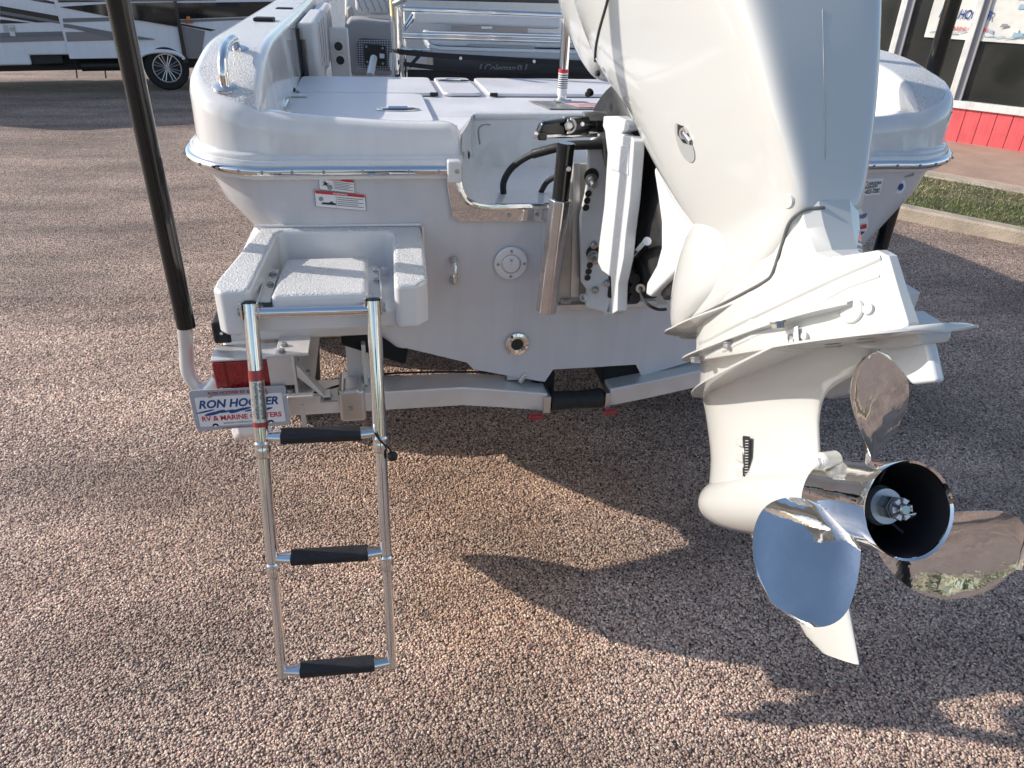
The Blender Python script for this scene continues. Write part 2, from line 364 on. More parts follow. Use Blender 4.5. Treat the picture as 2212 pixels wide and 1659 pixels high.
# wall body stands well behind the glass line
b = MB(); b.prism([fp(s0, .0, -.9), fp(s1, .0, -.9), fp(s1, 3.4, -.9), fp(s0, 3.4, -.9)], -fn*3.0)
obj('wall', b, mat('shop_interior_wall', (.16, .14, .12), .8), bld, smooth=False)
b = MB(); b.prism([fp(s0, 3.0, .02), fp(s1, 3.0, .02), fp(s1, 3.5, .02), fp(s0, 3.5, .02)], -fn*4)
obj('roof', b, M['trim'], bld, smooth=False)
pitch = fs(1560, 1240)[0]-fs(1393, 1215)[0]; base = fs(1393, 1215)[0]
k = math.floor((s0-base)/pitch)
while base+k*pitch < s1:
    a = base+k*pitch
    b = MB(); o_ = random.uniform(0, .002)
    b.prism([fp(a+.004, .0, o_), fp(a+pitch-.004, .0, o_), fp(a+pitch-.004, zs, o_), fp(a+.004, zs, o_)], -fn*.02)
    obj('board', b, M['redwood'], bld, smooth=False, bevel=.002, bseg=1); k += 1
b = MB(); b.prism([fp(s0, .0, -.022), fp(s1, .0, -.022), fp(s1, zs, -.022), fp(s0, zs, -.022)], -fn*.1); obj('board_backing', b, M['black'], bld, smooth=False)
b = MB(); b.prism([fp(s0, zs, .035), fp(s1, zs, .035), fp(s1, zt, .03), fp(s0, zt, .03)], -fn*.16); obj('sill', b, M['trim'], bld, bevel=.006)
def mull(xl, yl, wd):
    s = fs(xl, yl)[0]
    b = MB(); b.prism([fp(s, zt, .02), fp(s+wd, zt, .02), fp(s+wd, 3.0, .02), fp(s, 3.0, .02)], -fn*.14); obj('mullion', b, M['trim'], bld, bevel=.005)
    return s
mA = mull(600, 380, .085); mB = mull(1290, 760, .085)
mC = mB+(mB-mA); mull_extra = []
for s in (mA-(mB-mA), mB+(mB-mA), mB+2*(mB-mA), mA-2*(mB-mA)):
    b = MB(); b.prism([fp(s, zt, .02), fp(s+.085, zt, .02), fp(s+.085, 3.0, .02), fp(s, 3.0, .02)], -fn*.14); obj('mullion', b, M['trim'], bld, bevel=.005)
# grey jamb beside each white mullion and a dark gap, as the frames are stepped
for s in (mA, mB, mC):
    b = MB(); b.prism([fp(s+.085, zt, -.02), fp(s+.17, zt, -.02), fp(s+.17, 3.0, -.02), fp(s+.085, 3.0, -.02)], -fn*.09)
    obj('jamb', b, mat('grey_window_jamb', (.33, .32, .33), .6), bld)
edges = [mA-2*(mB-mA), mA-(mB-mA), mA, mB, mC, mC+(mB-mA)]
for a, c in zip(edges[:-1], edges[1:]):
    b = MB(); b.prism([fp(a+.08, zt-.01, -.07), fp(c+.01, zt-.01, -.07), fp(c+.01, 3.02, -.07), fp(a+.08, 3.02, -.07)], -fn*.01)
    obj('pane', b, M['glass'], bld, smooth=False)
# banner taped behind/over the panes
ban = thing('banner', fp(fs(1100, 300)[0], fs(1100, 440)[1], -.05), 'printed dealer banner hung across the shop window above the red boards', 'banner')
bz0 = fs(1600, 452)[1]; bz1 = bz0+.62; bs0 = fs(920, 420)[0]; bs1 = s1-1.5
cloth = MB(); nx = 60; rows = 8; vv = []
for j in range(rows+1):
    for i in range(nx+1):
        s = bs0+(bs1-bs0)*i/nx; z = bz0+(bz1-bz0)*j/rows
        vv.append(fp(s, z, -.045+.006*math.sin(i*.9+j*.5)+.004*math.sin(i*2.3-j)))
cloth.add(vv, [(j*(nx+1)+i, j*(nx+1)+i+1, (j+1)*(nx+1)+i+1, (j+1)*(nx+1)+i) for j in range(rows) for i in range(nx)])
obj('banner_sheet', cloth, M['banner'], ban)
def bt(x, y): s, z = fs(x, y); return s, z
s_, z_ = fs(1085, 195); s2, _ = fs(1695, 95); z2 = fs(1100, 80)[1]
text('RON HOOVER', fp(s_, z_, -.030), fd, (0, 0, 1), s2-s_, z2-z_-.01, M['blue'], ban, shear=.25, bold=.02)
s_, z_ = fs(1080, 318); s2, _ = fs(1670, 205); z2 = fs(1080, 280)[1]
text('RV & MARINE CENTERS', fp(s_, z_, -.030), fd, (0, 0, 1), s2-s_, max(.05, z2-z_), M['red'], ban, bold=.01)
rb = random.Random(7); b = MB(); b2 = MB(); b3 = MB()
for i in range(46):      # the faded dealership photograph printed on the rest of the banner
    s = rb.uniform(fs(1720, 60)[0], bs1-.3); z = rb.uniform(bz0+.03, bz1-.05); w = rb.uniform(.04, .26); h = rb.uniform(.012, .06)
    (b, b2, b3)[i % 3].prism([fp(s, z, -.032), fp(s+w, z+rb.uniform(-.02, .02), -.032), fp(s+w*.9, z+h, -.032), fp(s+.02, z+h, -.032)], fn*.001)
for i in range(12):
    s = bs0+.05+i*.12; z = bz0+.03+rb.uniform(0, .06)
    b3.prism([fp(s, z, -.032), fp(s+.13, z+.02, -.032), fp(s+.11, z+.034, -.032), fp(s+.02, z+.012, -.032)], fn*.001)
obj('print', b, M['greyp'], ban, smooth=False); obj('print', b2, mat('white_print', (.85, .85, .82), .5), ban, smooth=False); obj('print', b3, M['cyan'], ban, smooth=False)

# walkway, grass, kerb strips parallel to the shop front
def strip(name, d0, d1, z0, z1, material, kind='structure', bevel=0, sA=-9, sB=9):
    b = MB(); P = [A0+fd*sA+fn*d0, A0+fd*sB+fn*d0, A0+fd*sB+fn*d1, A0+fd*sA+fn*d1]
    P = [Vector((p.x, p.y, z0)) for p in P]; b.prism(P, (0, 0, z1-z0)); return tag(obj(name, b, material, bevel=bevel), kind=kind)
def off(u, v, z=.12): p = W(u, v, z=z); return (p-A0).dot(fn)
dw = off(2100, 383); dg0 = dw+.28; dg1 = off(2100, 470); dk = dg1+.17
strip('walkway', -.05, dw, -.1, .115, M['walk'], bevel=.01)
strip('walkway', dw+.004, dg0, -.1, .108, M['concrete'], bevel=.01)
strip('verge', dg0, dg1, -.1, .09, M['soil'])
strip('kerb', dg1, dk, -.1, .13, M['concrete'], bevel=.02)
# grass
rg = random.Random(11); b = MB(); n = 0
GC = [mat('grass_blade_green', (.12, .18, .045), .6, vary=.3, vscale=3), mat('grass_blade_straw', (.52, .44, .26), .7, vary=.3, vscale=3)]
for i in range(26000):
    s = rg.uniform(-4.2, 2.0); dd = rg.uniform(dg0-.02, dg1+.03); h = rg.uniform(.02, .055); a = rg.uniform(0, 6.28)
    p = A0+fd*s+fn*dd; p = Vector((p.x, p.y, .085)); w = Vector((math.cos(a), math.sin(a), 0))*.004
    lean = Vector((rg.uniform(-1, 1), rg.uniform(-1, 1), 0))*rg.uniform(.01, .05)
    straw = rg.random() < (.72 if dd < (dg0+dg1)/2+.15*math.sin(s*3) else .30)
    if straw: h *= .55; lean *= 1.5
    b.add([p-w, p+w, p+lean+Vector((0, 0, h))], [(0, 1, 2)], 1 if straw else 0)
gmesh = bpy.data.meshes.new('grass'); gmesh.from_pydata(b.v, [], b.f); gmesh.materials.append(GC[0]); gmesh.materials.append(GC[1])
gmesh.polygons.foreach_set('material_index', b.m); gmesh.update()
go = bpy.data.objects.new('grass', gmesh); col.objects.link(go); tag(go, 'short patchy green and straw coloured grass strip behind the kerb', 'grass', kind='stuff')
# straw litter lying against the kerb
b = MB()
for i in range(2600):
    s = rg.uniform(-3.6, .8); dd = dk+abs(rg.gauss(0, .11)); a = rg.uniform(0, 6.28); p = A0+fd*s+fn*dd; p = Vector((p.x, p.y, rg.uniform(.006, .016)))
    t = Vector((math.cos(a), math.sin(a), rg.uniform(-.1, .2)))*rg.uniform(.012, .035); w = Vector((-t.y, t.x, 0)).normalized()*.0012
    b.add([p-w, p+w, p+t], [(0, 1, 2)])
tag(obj('straw_litter', b, GC[1], smooth=False), 'dry straw clippings scattered at the foot of the kerb', 'litter', kind='stuff')

rt_ = random.Random(21); b = MB()  # unseen trees added as a dark horizon for the polished metal to reflect
for i in range(110):
    a_ = R(150+i*2.25+rt_.uniform(-1, 1)); d_ = rt_.uniform(55, 75); h_ = rt_.uniform(4.0, 8.5); w_ = rt_.uniform(1.8, 3.4)
    c_ = Vector((math.cos(a_)*d_, math.sin(a_)*d_, 0)); b.tube([c_, c_+Vector((rt_.uniform(-.3, .3), 0, h_*.6))], [.22, .1], 5)
    lobes = [(c_+Vector((rt_.uniform(-1, 1)*w_*.6, rt_.uniform(-1, 1)*w_*.6, h_*rt_.uniform(.45, .85))), w_*rt_.uniform(.4, .7)) for _ in range(6)]
    for k in range(420):
        lc, lr = rt_.choice(lobes); n_ = Vector((rt_.gauss(0, 1), rt_.gauss(0, 1), rt_.gauss(0, .8))).normalized(); p = lc+n_*lr*rt_.uniform(.6, 1.05)
        u_ = Vector((rt_.gauss(0, 1), rt_.gauss(0, 1), rt_.gauss(0, 1))).normalized()*.26; v_ = u_.cross(n_)*1.0
        b.add([p-u_, p+v_*.7, p+u_, p-v_*.6], [(0, 1, 2, 3)])
tag(obj('added_trees', b, mat('added_foliage', (.06, .085, .035), .9, vary=.5, vscale=.8), smooth=False), 'added dark tree line, unseen, that gives the chrome a horizon to reflect', 'trees', kind='stuff')
b = MB()
for i in range(170):
    x = rg.uniform(-3.2, 1.6); y = rg.uniform(-1.4, 3.5); a = rg.uniform(0, 6.28); t = Vector((math.cos(a), math.sin(a), rg.uniform(-.05, .1)))*rg.uniform(.02, .07); p = Vector((x, y, .009))
    w = Vector((-t.y, t.x, 0)).normalized()*.0008; m_ = p+t*.5+w*rg.uniform(-6, 6); b.add([p-w, p+w, m_+w, p+t, m_-w], [(0, 1, 2, 3, 4)])
tag(obj('straw_litter', b, GC[1], smooth=False), 'single dry grass stalks scattered over the stone chips', 'litter', kind='stuff')
# ================================================================== MOTORHOME
RW = W(367, 195, z=0); rd = Vector((math.cos(R(17)), math.sin(R(17)), 0)); rn = Vector((rd.y, -rd.x, 0))
def rp(s, z, out=0): q = RW+rd*s+rn*out; return Vector((q.x, q.y, z))
def rz(x, y):
    p = Wp(.2108*x, .2108*y, RW, rn); return (p-RW).dot(rd), p.z
rv = thing('motorhome', RW, 'white motorhome with black and grey swooping stripes parked beyond the boat', 'motorhome')
zsk = rz(150, 670)[1]
sL, sR_ = -6.5, 3.6
def rpoly(pts, out=0): return [rp(*rz(x, y), out) for x, y in pts]
# body in panels: rear skirt, notch over the open bay, front
sa = rz(300, 560)[0]; sb = rz(715, 570)[0]; zc = rz(500, 565)[1]; zf = rz(900, 600)[1]; arch_c, _ = rz(1660, 640); arch_r = abs(rz(1860, 640)[0]-arch_c)+.02; zarch = rz(1660, 535)[1]
prof = [(sL, zsk), (sa, zsk), (sa, zc), (sb, zc), (sb, zf), (arch_c-arch_r, zf)]
for i in range(1, 12):
    q = math.pi-math.pi*i/12; prof.append((arch_c+arch_r*math.cos(q), zf+(zarch-zf)*math.sin(q)))
prof += [(arch_c+arch_r, zf), (sR_, zf), (sR_+.15, 1.6), (sR_-.5, 3.2), (sL+.2, 3.3), (sL, 3.2)]
b = MB(); b.prism([rp(s, z) for s, z in prof], -rn*2.3); obj('body', b, M['rvwhite'], rv, bevel=.03, ang=25)
def rvp(name, pts, material, out=.004, th=.004, mb=None):
    b = MB(); b.prism(rpoly(pts, out), rn*th); return obj(name, b, material, rv, smooth=False)
rvp('stripe', [(0, 60), (635, 170), (638, 222), (0, 110)], M['rvblack'])
rvp('stripe', [(0, 112), (638, 224), (645, 248), (0, 140)], M['rvgrey'])
rvp('stripe', [(0, 142), (520, 228), (370, 230), (0, 168)], M['rvblack'])
rvp('stripe', [(0, 200), (70, 205), (320, 235), (0, 242)], M['rvblack'])
rvp('stripe', [(0, 336), (665, 320), (675, 375), (0, 388)], M['rvgrey'])
rvp('stripe', [(0, 389), (677, 376), (685, 415), (0, 436)], M['rvmid'])
rvp('stripe', [(300, 0), (470, 0), (600, 32), (600, 48)], M['rvblack'])
rvp('stripe', [(640, 188), (1140, 176), (1150, 215), (650, 230)], M['rvgrey'], out=.02)
rvp('stripe', [(648, 242), (700, 246), (1590, 400), (1580, 406), (1180, 405), (745, 290), (655, 280)], M['rvgrey'], out=.024)
rvp('stripe', [(668, 328), (940, 324), (1180, 362), (1180, 412), (690, 425)], M['rvmid'], out=.02)
rvp('stripe', [(590, 0), (2212, 0), (2212, 4), (600, 24)], M['rvblack'], out=.02)
# slide-out section standing proud
b = MB(); x0, z0 = rz(690, 600); x1, z1 = rz(1800, 600); b.prism([rp(rz(715, 600)[0], zf), rp(rz(1450, 600)[0], zf), rp(rz(1450, 600)[0], 2.9), rp(rz(600, 30)[0]-.1, 2.9)], rn*.018); obj('slide_out_panel', b, M['rvwhite'], rv, bevel=.006)
rvp('window', [(610, 70), (1130, 35), (1790, 22), (1825, 275), (1460, 212), (1140, 172)], M['rvglass'], out=.03)
rvp('window', [(1810, 30), (3100, 12), (3100, 145), (1840, 196)], M['rvglass'], out=.012)
rvp('door_post', [(1770, 0), (1805, 0), (1925, 640), (1880, 640)], M['rvblack'], out=.035, th=.02)
rvp('stripe', [(1840, 205), (2900, 165), (2900, 185), (1850, 232)], M['rvgrey'])
rvp('stripe', [(1845, 240), (2212, 305), (2160, 318), (1860, 262)], M['rvblack'])
rvp('lower_door_panel', [(1860, 265), (2100, 318), (2060, 600), (1925, 600)], M['rvmid'])
rvp('marker_lamp', [(1905, 165), (1940, 167), (1943, 196), (1908, 194)], M['amber'], out=.05, th=.03)
rvp('mirror_badge', [(1888, 200), (1975, 205), (1978, 235), (1895, 238)], mat('rust_red_lens', (.35, .09, .05), .3), out=.04, th=.03)
for i in range(13):
    pass
rvp('hatch_frame', [(25, 255), (150, 255), (180, 385), (60, 385)], mat('hatch_seam', (.5, .5, .52), .4), out=.004, th=.003)
rvp('hatch', [(82, 265), (135, 265), (160, 370), (108, 368)], M['white'], out=.009, th=.01)
sx, sz = rz(118, 298); b = MB(); b.lathe([(0, .035), (.01, .03)], rp(sx, sz, .02), rn, 16); obj('latch', b, M['steel'], rv)
# bright arch moulding and dark wheel well
arch = [rp(arch_c+(arch_r+.03)*math.cos(math.pi-math.pi*i/24), zf-.03+(zarch-zf+.05)*math.sin(math.pi-math.pi*i/24), .03) for i in range(25)]
b = MB(); b.tube(arch, .035, 10); obj('wheel_arch', b, M['rvwhite'], rv)
b = MB(); b.prism([rp(sL+.2, .32, -.5), rp(sR_-.1, .32, -.5), rp(sR_-.1, zarch+.02, -.5), rp(sL+.2, zarch+.02, -.5)], -rn*1.5); obj('chassis', b, M['blackmat'], rv)
b = MB(); x0, z0 = rz(320, 680); x1, z1 = rz(640, 590)
b.prism([rp(x0, z0, -.1), rp(x1, z0+.02, -.1), rp(x1, zc, -.1), rp(x0, zc, -.1)], -rn*.5); obj('storage_bay', b, M['blackmat'], rv, bevel=.02)
x0, z0 = rz(840, 740); x1, z1 = rz(1235, 640); b = MB(); b.tube([rp(x0, (z0+z1)/2, -.3), rp(x1, (z0+z1)/2, -.3)], (z1-z0)/2+.02, 12); b.tube([rp(x0-.6, (z0+z1)/2+.02, -.28), rp(x1, (z0+z1)/2+.02, -.28)], .02, 8)
obj('exhaust_box', b, M['blackmat'], rv)
for xx in (770, 1070):
    s, z = rz(xx, 650); s2_, z2_ = rz(xx+20, 820); b = MB(); b.tube([rp(s, z, -.25), rp(s2_, max(.02, z2_), -.25)], .012, 6); obj('jack_leg', b, M['blackmat'], rv)
# wheels
def rv_wheel(s):
    wc = rp(s, .375, .0); b = MB(); b.lathe([(-.24, .29), (-.24, .35), (-.20, .375), (-.03, .375), (.0, .35), (.005, .27), (-.03, .235), (-.24, .235)], wc, rn, 48, cap=False)
    ty = obj('wheel', b, M['tyre'], rv)
    b = MB(); b.lathe([(-.03, .240), (-.008, .245), (-.008, .226), (-.04, .218)], wc, rn, 48, cap=False); b.lathe([(-.02, .0), (-.02, .045), (-.06, .05)], wc, rn, 24, cap=False)
    u = rd; w = Vector((0, 0, 1))
    for i in range(16):
        q = 2*math.pi*(i//2)/8+(.15 if i % 2 else -.15); q2 = 2*math.pi*(i//2)/8+(.26 if i % 2 else -.26)
        a = wc+rn*-.03+(u*math.cos(q)+w*math.sin(q))*.04; c = wc+rn*-.018+(u*math.cos(q2)+w*math.sin(q2))*.225; b.tube([a, c], .011, 6)
    obj('rim', b, M['wheel_alloy'], ty)
    b = MB(); b.lathe([(-.08, .0), (-.08, .24)], wc, rn, 32, cap=False); obj('brake_disc', b, M['blackmat'], ty)
rv_wheel(arch_c+.07); rv_wheel(arch_c-5.0)

# ================================================================== BOAT
boat = thing('motorboat', (0, 0, .93), 'white fibreglass bay boat seen from its grey transom, on a trailer', 'boat')
# ---- hull shell: transom outline traced at the transom, swept forward
def hull_ring(y):
    # port half from keel tunnel to rail; returns full ring port -> keel -> starboard (open at top)
    t = max(0, (y-3.0)/3.2); n = 1-t**2.2
    zk = .93+.22*max(0, (y-3.6)/2.6)**2; zr = 1.60+.05*min(1, max(0, y/1.0))+.09*max(0, (y-1)/5)
    pts = [(-1.145*n**.55, zr), (-1.10*n**.62, zr-.12), (-.985*n**.7, 1.34), (-.815*n**.8, 1.155+.1*t), (-.655*n, 1.045+.05*t), (-.40*n, zk+.042), (-.175*n, zk)]
    return pts
ys = [0, .12, .35, .8, 1.5, 2.4, 3.2, 4, 4.7, 5.3, 5.8, 6.1]
rings = []
RADS = [.20, .20, .18, .13, .05, .01, .0]
for y in ys:
    P = hull_ring(y); L_ = [Vector((x, max(y, rd_), z)) for (x, z), rd_ in zip(P, RADS)]
    rings.append(L_+[Vector((-p.x, p.y, p.z)) for p in L_[::-1]])
b = MB(); b.loft(rings, closed=False)
for k in (-1, 1):
    cr = []
    for (x, z), rd_ in list(zip(hull_ring(0), RADS))[:5]:
        w_ = abs(x); y0_ = -.022*(1-min(1, (w_-rd_)/1.15)**2)
        cr.append([Vector((k*(w_-rd_+rd_*math.sin(R(a_))), y0_+(rd_-y0_)*(1-math.cos(R(a_))), z)) for a_ in range(0, 91, 10)])
    fine = []
    for i in range(len(cr)-1):
        for j in range(4): fine.append([p.lerp(q, j/4) for p, q in zip(cr[i], cr[i+1])])
    fine.append(cr[-1]); b.loft(fine, closed=False)
obj('hull', b, M['hull'], boat, ang=22)
# transom panel: slightly convex, with cut-out for the motor and the stepped bottom edge
def ty(x, z): return -.0-.022*(1-(min(1, abs(x)/1.15))**2)
outl = [(-.945, 1.60), (-.90, 1.48), (-.805, 1.34), (-.685, 1.155), (-.605, 1.045), (-.42, .985), (-.40, .960), (-.19, .905), (-.165, .90), (-.140, .944), (.140, .944), (.165, .90), (.19, .905), (.40, .960), (.42, .985), (.605, 1.045), (.685, 1.155), (.805, 1.34), (.90, 1.48), (.945, 1.60),
        (.45, 1.60), (.44, 1.53), (.41, 1.495), (.36, 1.482), (-.36, 1.482), (-.41, 1.495), (-.44, 1.53), (-.45, 1.60)]
bm_ = bmesh.new(); vs_ = [bm_.verts.new((x, 0, z)) for x, z in outl]; f_ = bm_.faces.new(vs_)
for q_ in [(-.8+.1*i) for i in range(17)]:
    bmesh.ops.bisect_plane(bm_, geom=bm_.verts[:]+bm_.edges[:]+bm_.faces[:], plane_co=(q_, 0, 0), plane_no=(1, 0, 0))
bmesh.ops.triangulate(bm_, faces=bm_.faces[:])
bm_.verts.index_update(); b = MB(); b.add([(v.co.x, ty(v.co.x, v.co.z), v.co.z) for v in bm_.verts], [tuple(v.index for v in f.verts) for f in bm_.faces])
be_ = [e for e in bm_.edges if len(e.link_faces) == 1]
for e in be_:
    p_, q_ = e.verts[0].co, e.verts[1].co; b.add([(p_.x, ty(p_.x, 0), p_.z), (q_.x, ty(q_.x, 0), q_.z), (q_.x, ty(q_.x, 0)+.05, q_.z), (p_.x, ty(p_.x, 0)+.05, p_.z)], [(0, 1, 2, 3)])
bm_.free(); obj('transom', b, M['hull'], boat, ang=40)
# ---- cap moulding: swept profile round gunwale, corner and transom
def gtop(y): 
    T_ = [(-.02, 1.742), (.03, 1.757), (.1, 1.785), (.2, 1.818), (.35, 1.848), (.5, 1.862), (.8, 1.868), (6.5, 1.99)]
    for (y0, z0), (y1, z1) in zip(T_[:-1], T_[1:]):
        if y <= y1: return z0+(z1-z0)*max(0, (y-y0)/(y1-y0))
    return T_[-1][1]
def cap_path(sgn):
    st = []
    for y in (6.1, 5.6, 5.0, 4.2, 3.4, 2.6, 1.9, 1.3, .9, .6, .46, .36, .29):
        t = max(0, (y-3.0)/3.2); n = 1-t**2.2
        xo = -1.15*max(.03, n)**.55; xi = xo+.20
        zr = 1.60+.05*min(1, y)+.09*max(0, (y-1)/5)
        st.append((Vector((xo, y)), Vector((min(-.01, xi), y if n > .5 else y-.1)), zr, gtop(y), gtop(y), 1.25 if y > 1.27 else 1.655))
    cc = Vector((-.965, .18))
    for i, a in enumerate((0, 15, 30, 45, 60, 75, 90)):
        q = R(180+a); p = cc+Vector((math.cos(q)*.186, math.sin(q)*.192))
        f = a/90; yi = .26-.205*f**.8
        zo = gtop(p.y)*(1-f**6)+1.727*f**6; zi_ = gtop(yi)*(1-f**5)+1.722*f**5
        st.append((p, Vector((-.95, yi)), 1.60+.010*(1-f), zo, zi_, 1.655))
    for x, zz_ in ((-.925, 1.724), (-.85, 1.717), (-.7, 1.706), (-.58, 1.70), (-.50, 1.70), (-.468, 1.699), (-.450, 1.693), (-.438, 1.680), (-.432, 1.662)):
        st.append((Vector((x, ty(x, 0)+.004)), Vector((x, .10)), 1.59, zz_, zz_-.006 if x > -.9 else zz_, 1.655))
    k = 1 if sgn < 0 else -1
    return [(Vector((k*p.x, p.y)), Vector((k*i.x, i.y)), zr, zo, zi_, zi) for p, i, zr, zo, zi_, zi in st]
def cap_rings(sgn):
    st = cap_path(sgn); out = []
    for p, i, zr, zt, zu, zi in st:
        d = (i-p); w = d.length; d = d/w if w > 1e-6 else Vector((1, 0))
        def P(k, z): q = p+d*k; return Vector((q.x, q.y, z))
        out.append([P(-.002, zr+.0), P(-.006, zr+.005), P(-.007, zr+.018), P(-.001, zr+.026), P(.007, zr+.030), P(.010, zt-.045), P(.016, zt-.020), P(.028, zt-.005), P(.044, zt),
                    P(w-.022, zu), P(w-.006, zu-.005), P(w+.004, zu-.018), P(w+.012, (zu+zi)/2 if zu-zi > .1 else zi+.02), P(w+.02, zi)])
    return out
def smooth_rings(rr, n=3):
    out = []
    for i in range(len(rr)-1):
        a = rr[max(0, i-1)]; b_ = rr[i]; c = rr[i+1]; d = rr[min(len(rr)-1, i+2)]
        for k in range(n):
            t = k/n; out.append([.5*((2*q1)+(q2-q0)*t+(2*q0-5*q1+4*q2-q3)*t*t+(3*q1-q0-3*q2+q3)*t**3) for q0, q1, q2, q3 in zip(a, b_, c, d)])
    out.append(rr[-1]); return out
for sgn in (-1, 1):
    rr = smooth_rings(cap_rings(sgn), 3)
    b = MB(); b.loft(rr, closed=False); nn = len(rr[0])
    for q in range(len(b.f)):
        if q % (nn-1) == 8 and q//(nn-1) < 3*20-2: b.m[q] = 1
    # end cap against the motor well
    b.add(rr[-1], [tuple(range(nn))], 0)
    o = obj('gunwale', b, [M['gel'], M['grit']], boat, ang=60, wn=True)
# ---- rub rail (stainless on a pale vinyl carrier)
def rub_path(sgn, off_, zz, x_end=-.462):
    P = []
    for y in (6.0, 5, 4, 3, 2.2, 1.5, 1.0, .6, .33):
        t = max(0, (y-3.0)/3.2); n = 1-t**2.2; P.append(Vector(((-1.15*max(.03, n)**.55)-off_, y, zz+.05*min(1, y)+.09*max(0, (y-1)/5))))
    for a in (0, 15, 30, 45, 60, 75, 90):
        q = R(180+a); P.append(Vector((-.955+math.cos(q)*(.196+off_), .195+math.sin(q)*(.206+off_), zz+.014*(1-a/90))))
    for x in (-.88, -.8, -.7, -.58, -.50, x_end): P.append(Vector((x, ty(x, 0)-off_, zz)))
    return [Vector((p.x if sgn < 0 else -p.x, p.y, p.z)) for p in smooth_path(P, 3)]
for sgn in (-1, 1):
    b = MB(); P = rub_path(sgn, .002, 1.588)
    rings = []
    for i, p in enumerate(P):
        a = P[max(0, i-1)]; c = P[min(len(P)-1, i+1)]; t = (c-a).normalized(); o_ = t.cross(Vector((0, 0, 1))).normalized()
        if o_.dot(p-Vector((0, 2, p.z))) < 0: o_ = -o_
        rings.append([p+o_*k+Vector((0, 0, h)) for k, h in ((-.01, .022), (.014, .022), (.018, .012), (.018, -.012), (.012, -.026), (-.01, -.034))])
    b.loft(rings); rail = obj('rub_rail', b, M['gel'], boat)
    b = MB(); b.tube([p for p in rub_path(sgn, .021, 1.586, -.475)], .0135, 16); ins = obj('rail_insert', b, M['chrome'], rail)
    b = MB(); PP = rub_path(sgn, .0345, 1.586, -.475)
    for i in range(3, len(PP)-1, 3): bolt_head(b, PP[i], (PP[i]-Vector((0, 2.5, PP[i].z))).normalized(), .0035, .002)
    obj('rail_screws', b, M['steel'], rail)
b = MB(); b.box(-.478, -.440, -.062, -.016, 1.556, 1.615); cap_ = obj('rail_end_cap', b, M['gel'], boat, bevel=.005)
b = MB(); bolt_head(b, (-.452, -.062, 1.588), (0, -1, 0), .005, .003); obj('screw', b, M['steel'], cap_)
# ---- motor well
wl = MB()
x0w, x1w = -.43, .43
# floor, side walls sloping, back wall, as one swept sheet
def wellring(y, xh, zf_): return [Vector((-xh, y, 1.66)), Vector((-xh, y, zf_+.05)), Vector((-xh+.015, y, zf_+.02)), Vector((-xh+.05, y, zf_)), Vector((xh-.05, y, zf_)), Vector((xh-.015, y, zf_+.02)), Vector((xh, y, zf_+.05)), Vector((xh, y, 1.66))]
rr = [wellring(-.02, .435, 1.487), wellring(.10, .415, 1.49), wellring(.30, .37, 1.495), wellring(.37, .355, 1.50)]
wl.loft(rr, closed=False)
wl.add([rr[-1][0], rr[-1][1], rr[-1][2], rr[-1][3], rr[-1][4], rr[-1][5], rr[-1][6], rr[-1][7], Vector((.345, .40, 1.66)), Vector((-.345, .40, 1.66))],
       [(0, 1, 2, 3, 4, 5, 6, 7, 8, 9)])
obj('motor_well', wl, M['gel'], boat, ang=50, bevel=.0)
b = MB(); b.tube([(-.345, .395, 1.654), (.345, .395, 1.654)], .012, 12); obj('well_lip', b, M['gel'], boat)
b = MB(); b.prism([W(x, y, y=.365) for x, y in ((1148, 388), (1151, 371), (1166, 366), (1180, 372), (1176, 392), (1165, 400), (1154, 398))], (0, -.004, 0)); obj('drain_flap', b, M['cream'], boat, bevel=.002)
b = MB(); o_ = Vector((-.395, .15, 1.585)); b.lathe([(0, .012), (.003, .010)], o_, (1, .1, 0), 14); obj('drain_hole', b, M['black'], boat)
b = MB()
P = [W(x, y, y=-.03) for x, y in ((1075, 410), (1072, 375), (1085, 362), (1102, 362))]; b.tube(smooth_path([p+Vector((0, .36, .05)) for p in P], 5), .003, 6); obj('seal_bead', b, M['greyp'], boat)
# stainless transom protector round the cut-out
for sgn in (-1, 1):
    P = [(-.478, 1.555), (-.462, 1.452), (-.440, 1.440), (-.205, 1.436), (-.205, 1.476), (-.36, 1.478), (-.415, 1.494), (-.437, 1.53), (-.445, 1.555)]
    b = MB(); b.prism([(-sgn*x*-1 if False else (x if sgn < 0 else -x), -.0295, z) for x, z in P], (0, .004, 0)); pr_ = obj('transom_plate', b, M['mirror'], boat, bevel=.0015)
    b = MB(); b.tube(smooth_path([((x if sgn < 0 else -x), -.030, z) for x, z in ((-.445, 1.555), (-.437, 1.525), (-.415, 1.494), (-.37, 1.481), (-.30, 1.480), (-.02, 1.480))], 5), .0085, 10); obj('plate_edging', b, M['chrome'], pr_)
    b = MB()
    for x in (-.30, -.22): bolt_head(b, ((x if sgn < 0 else -x), -.033, 1.456), (0, -1, 0), .004, .002)
    obj('screw', b, M['steel'], pr_)
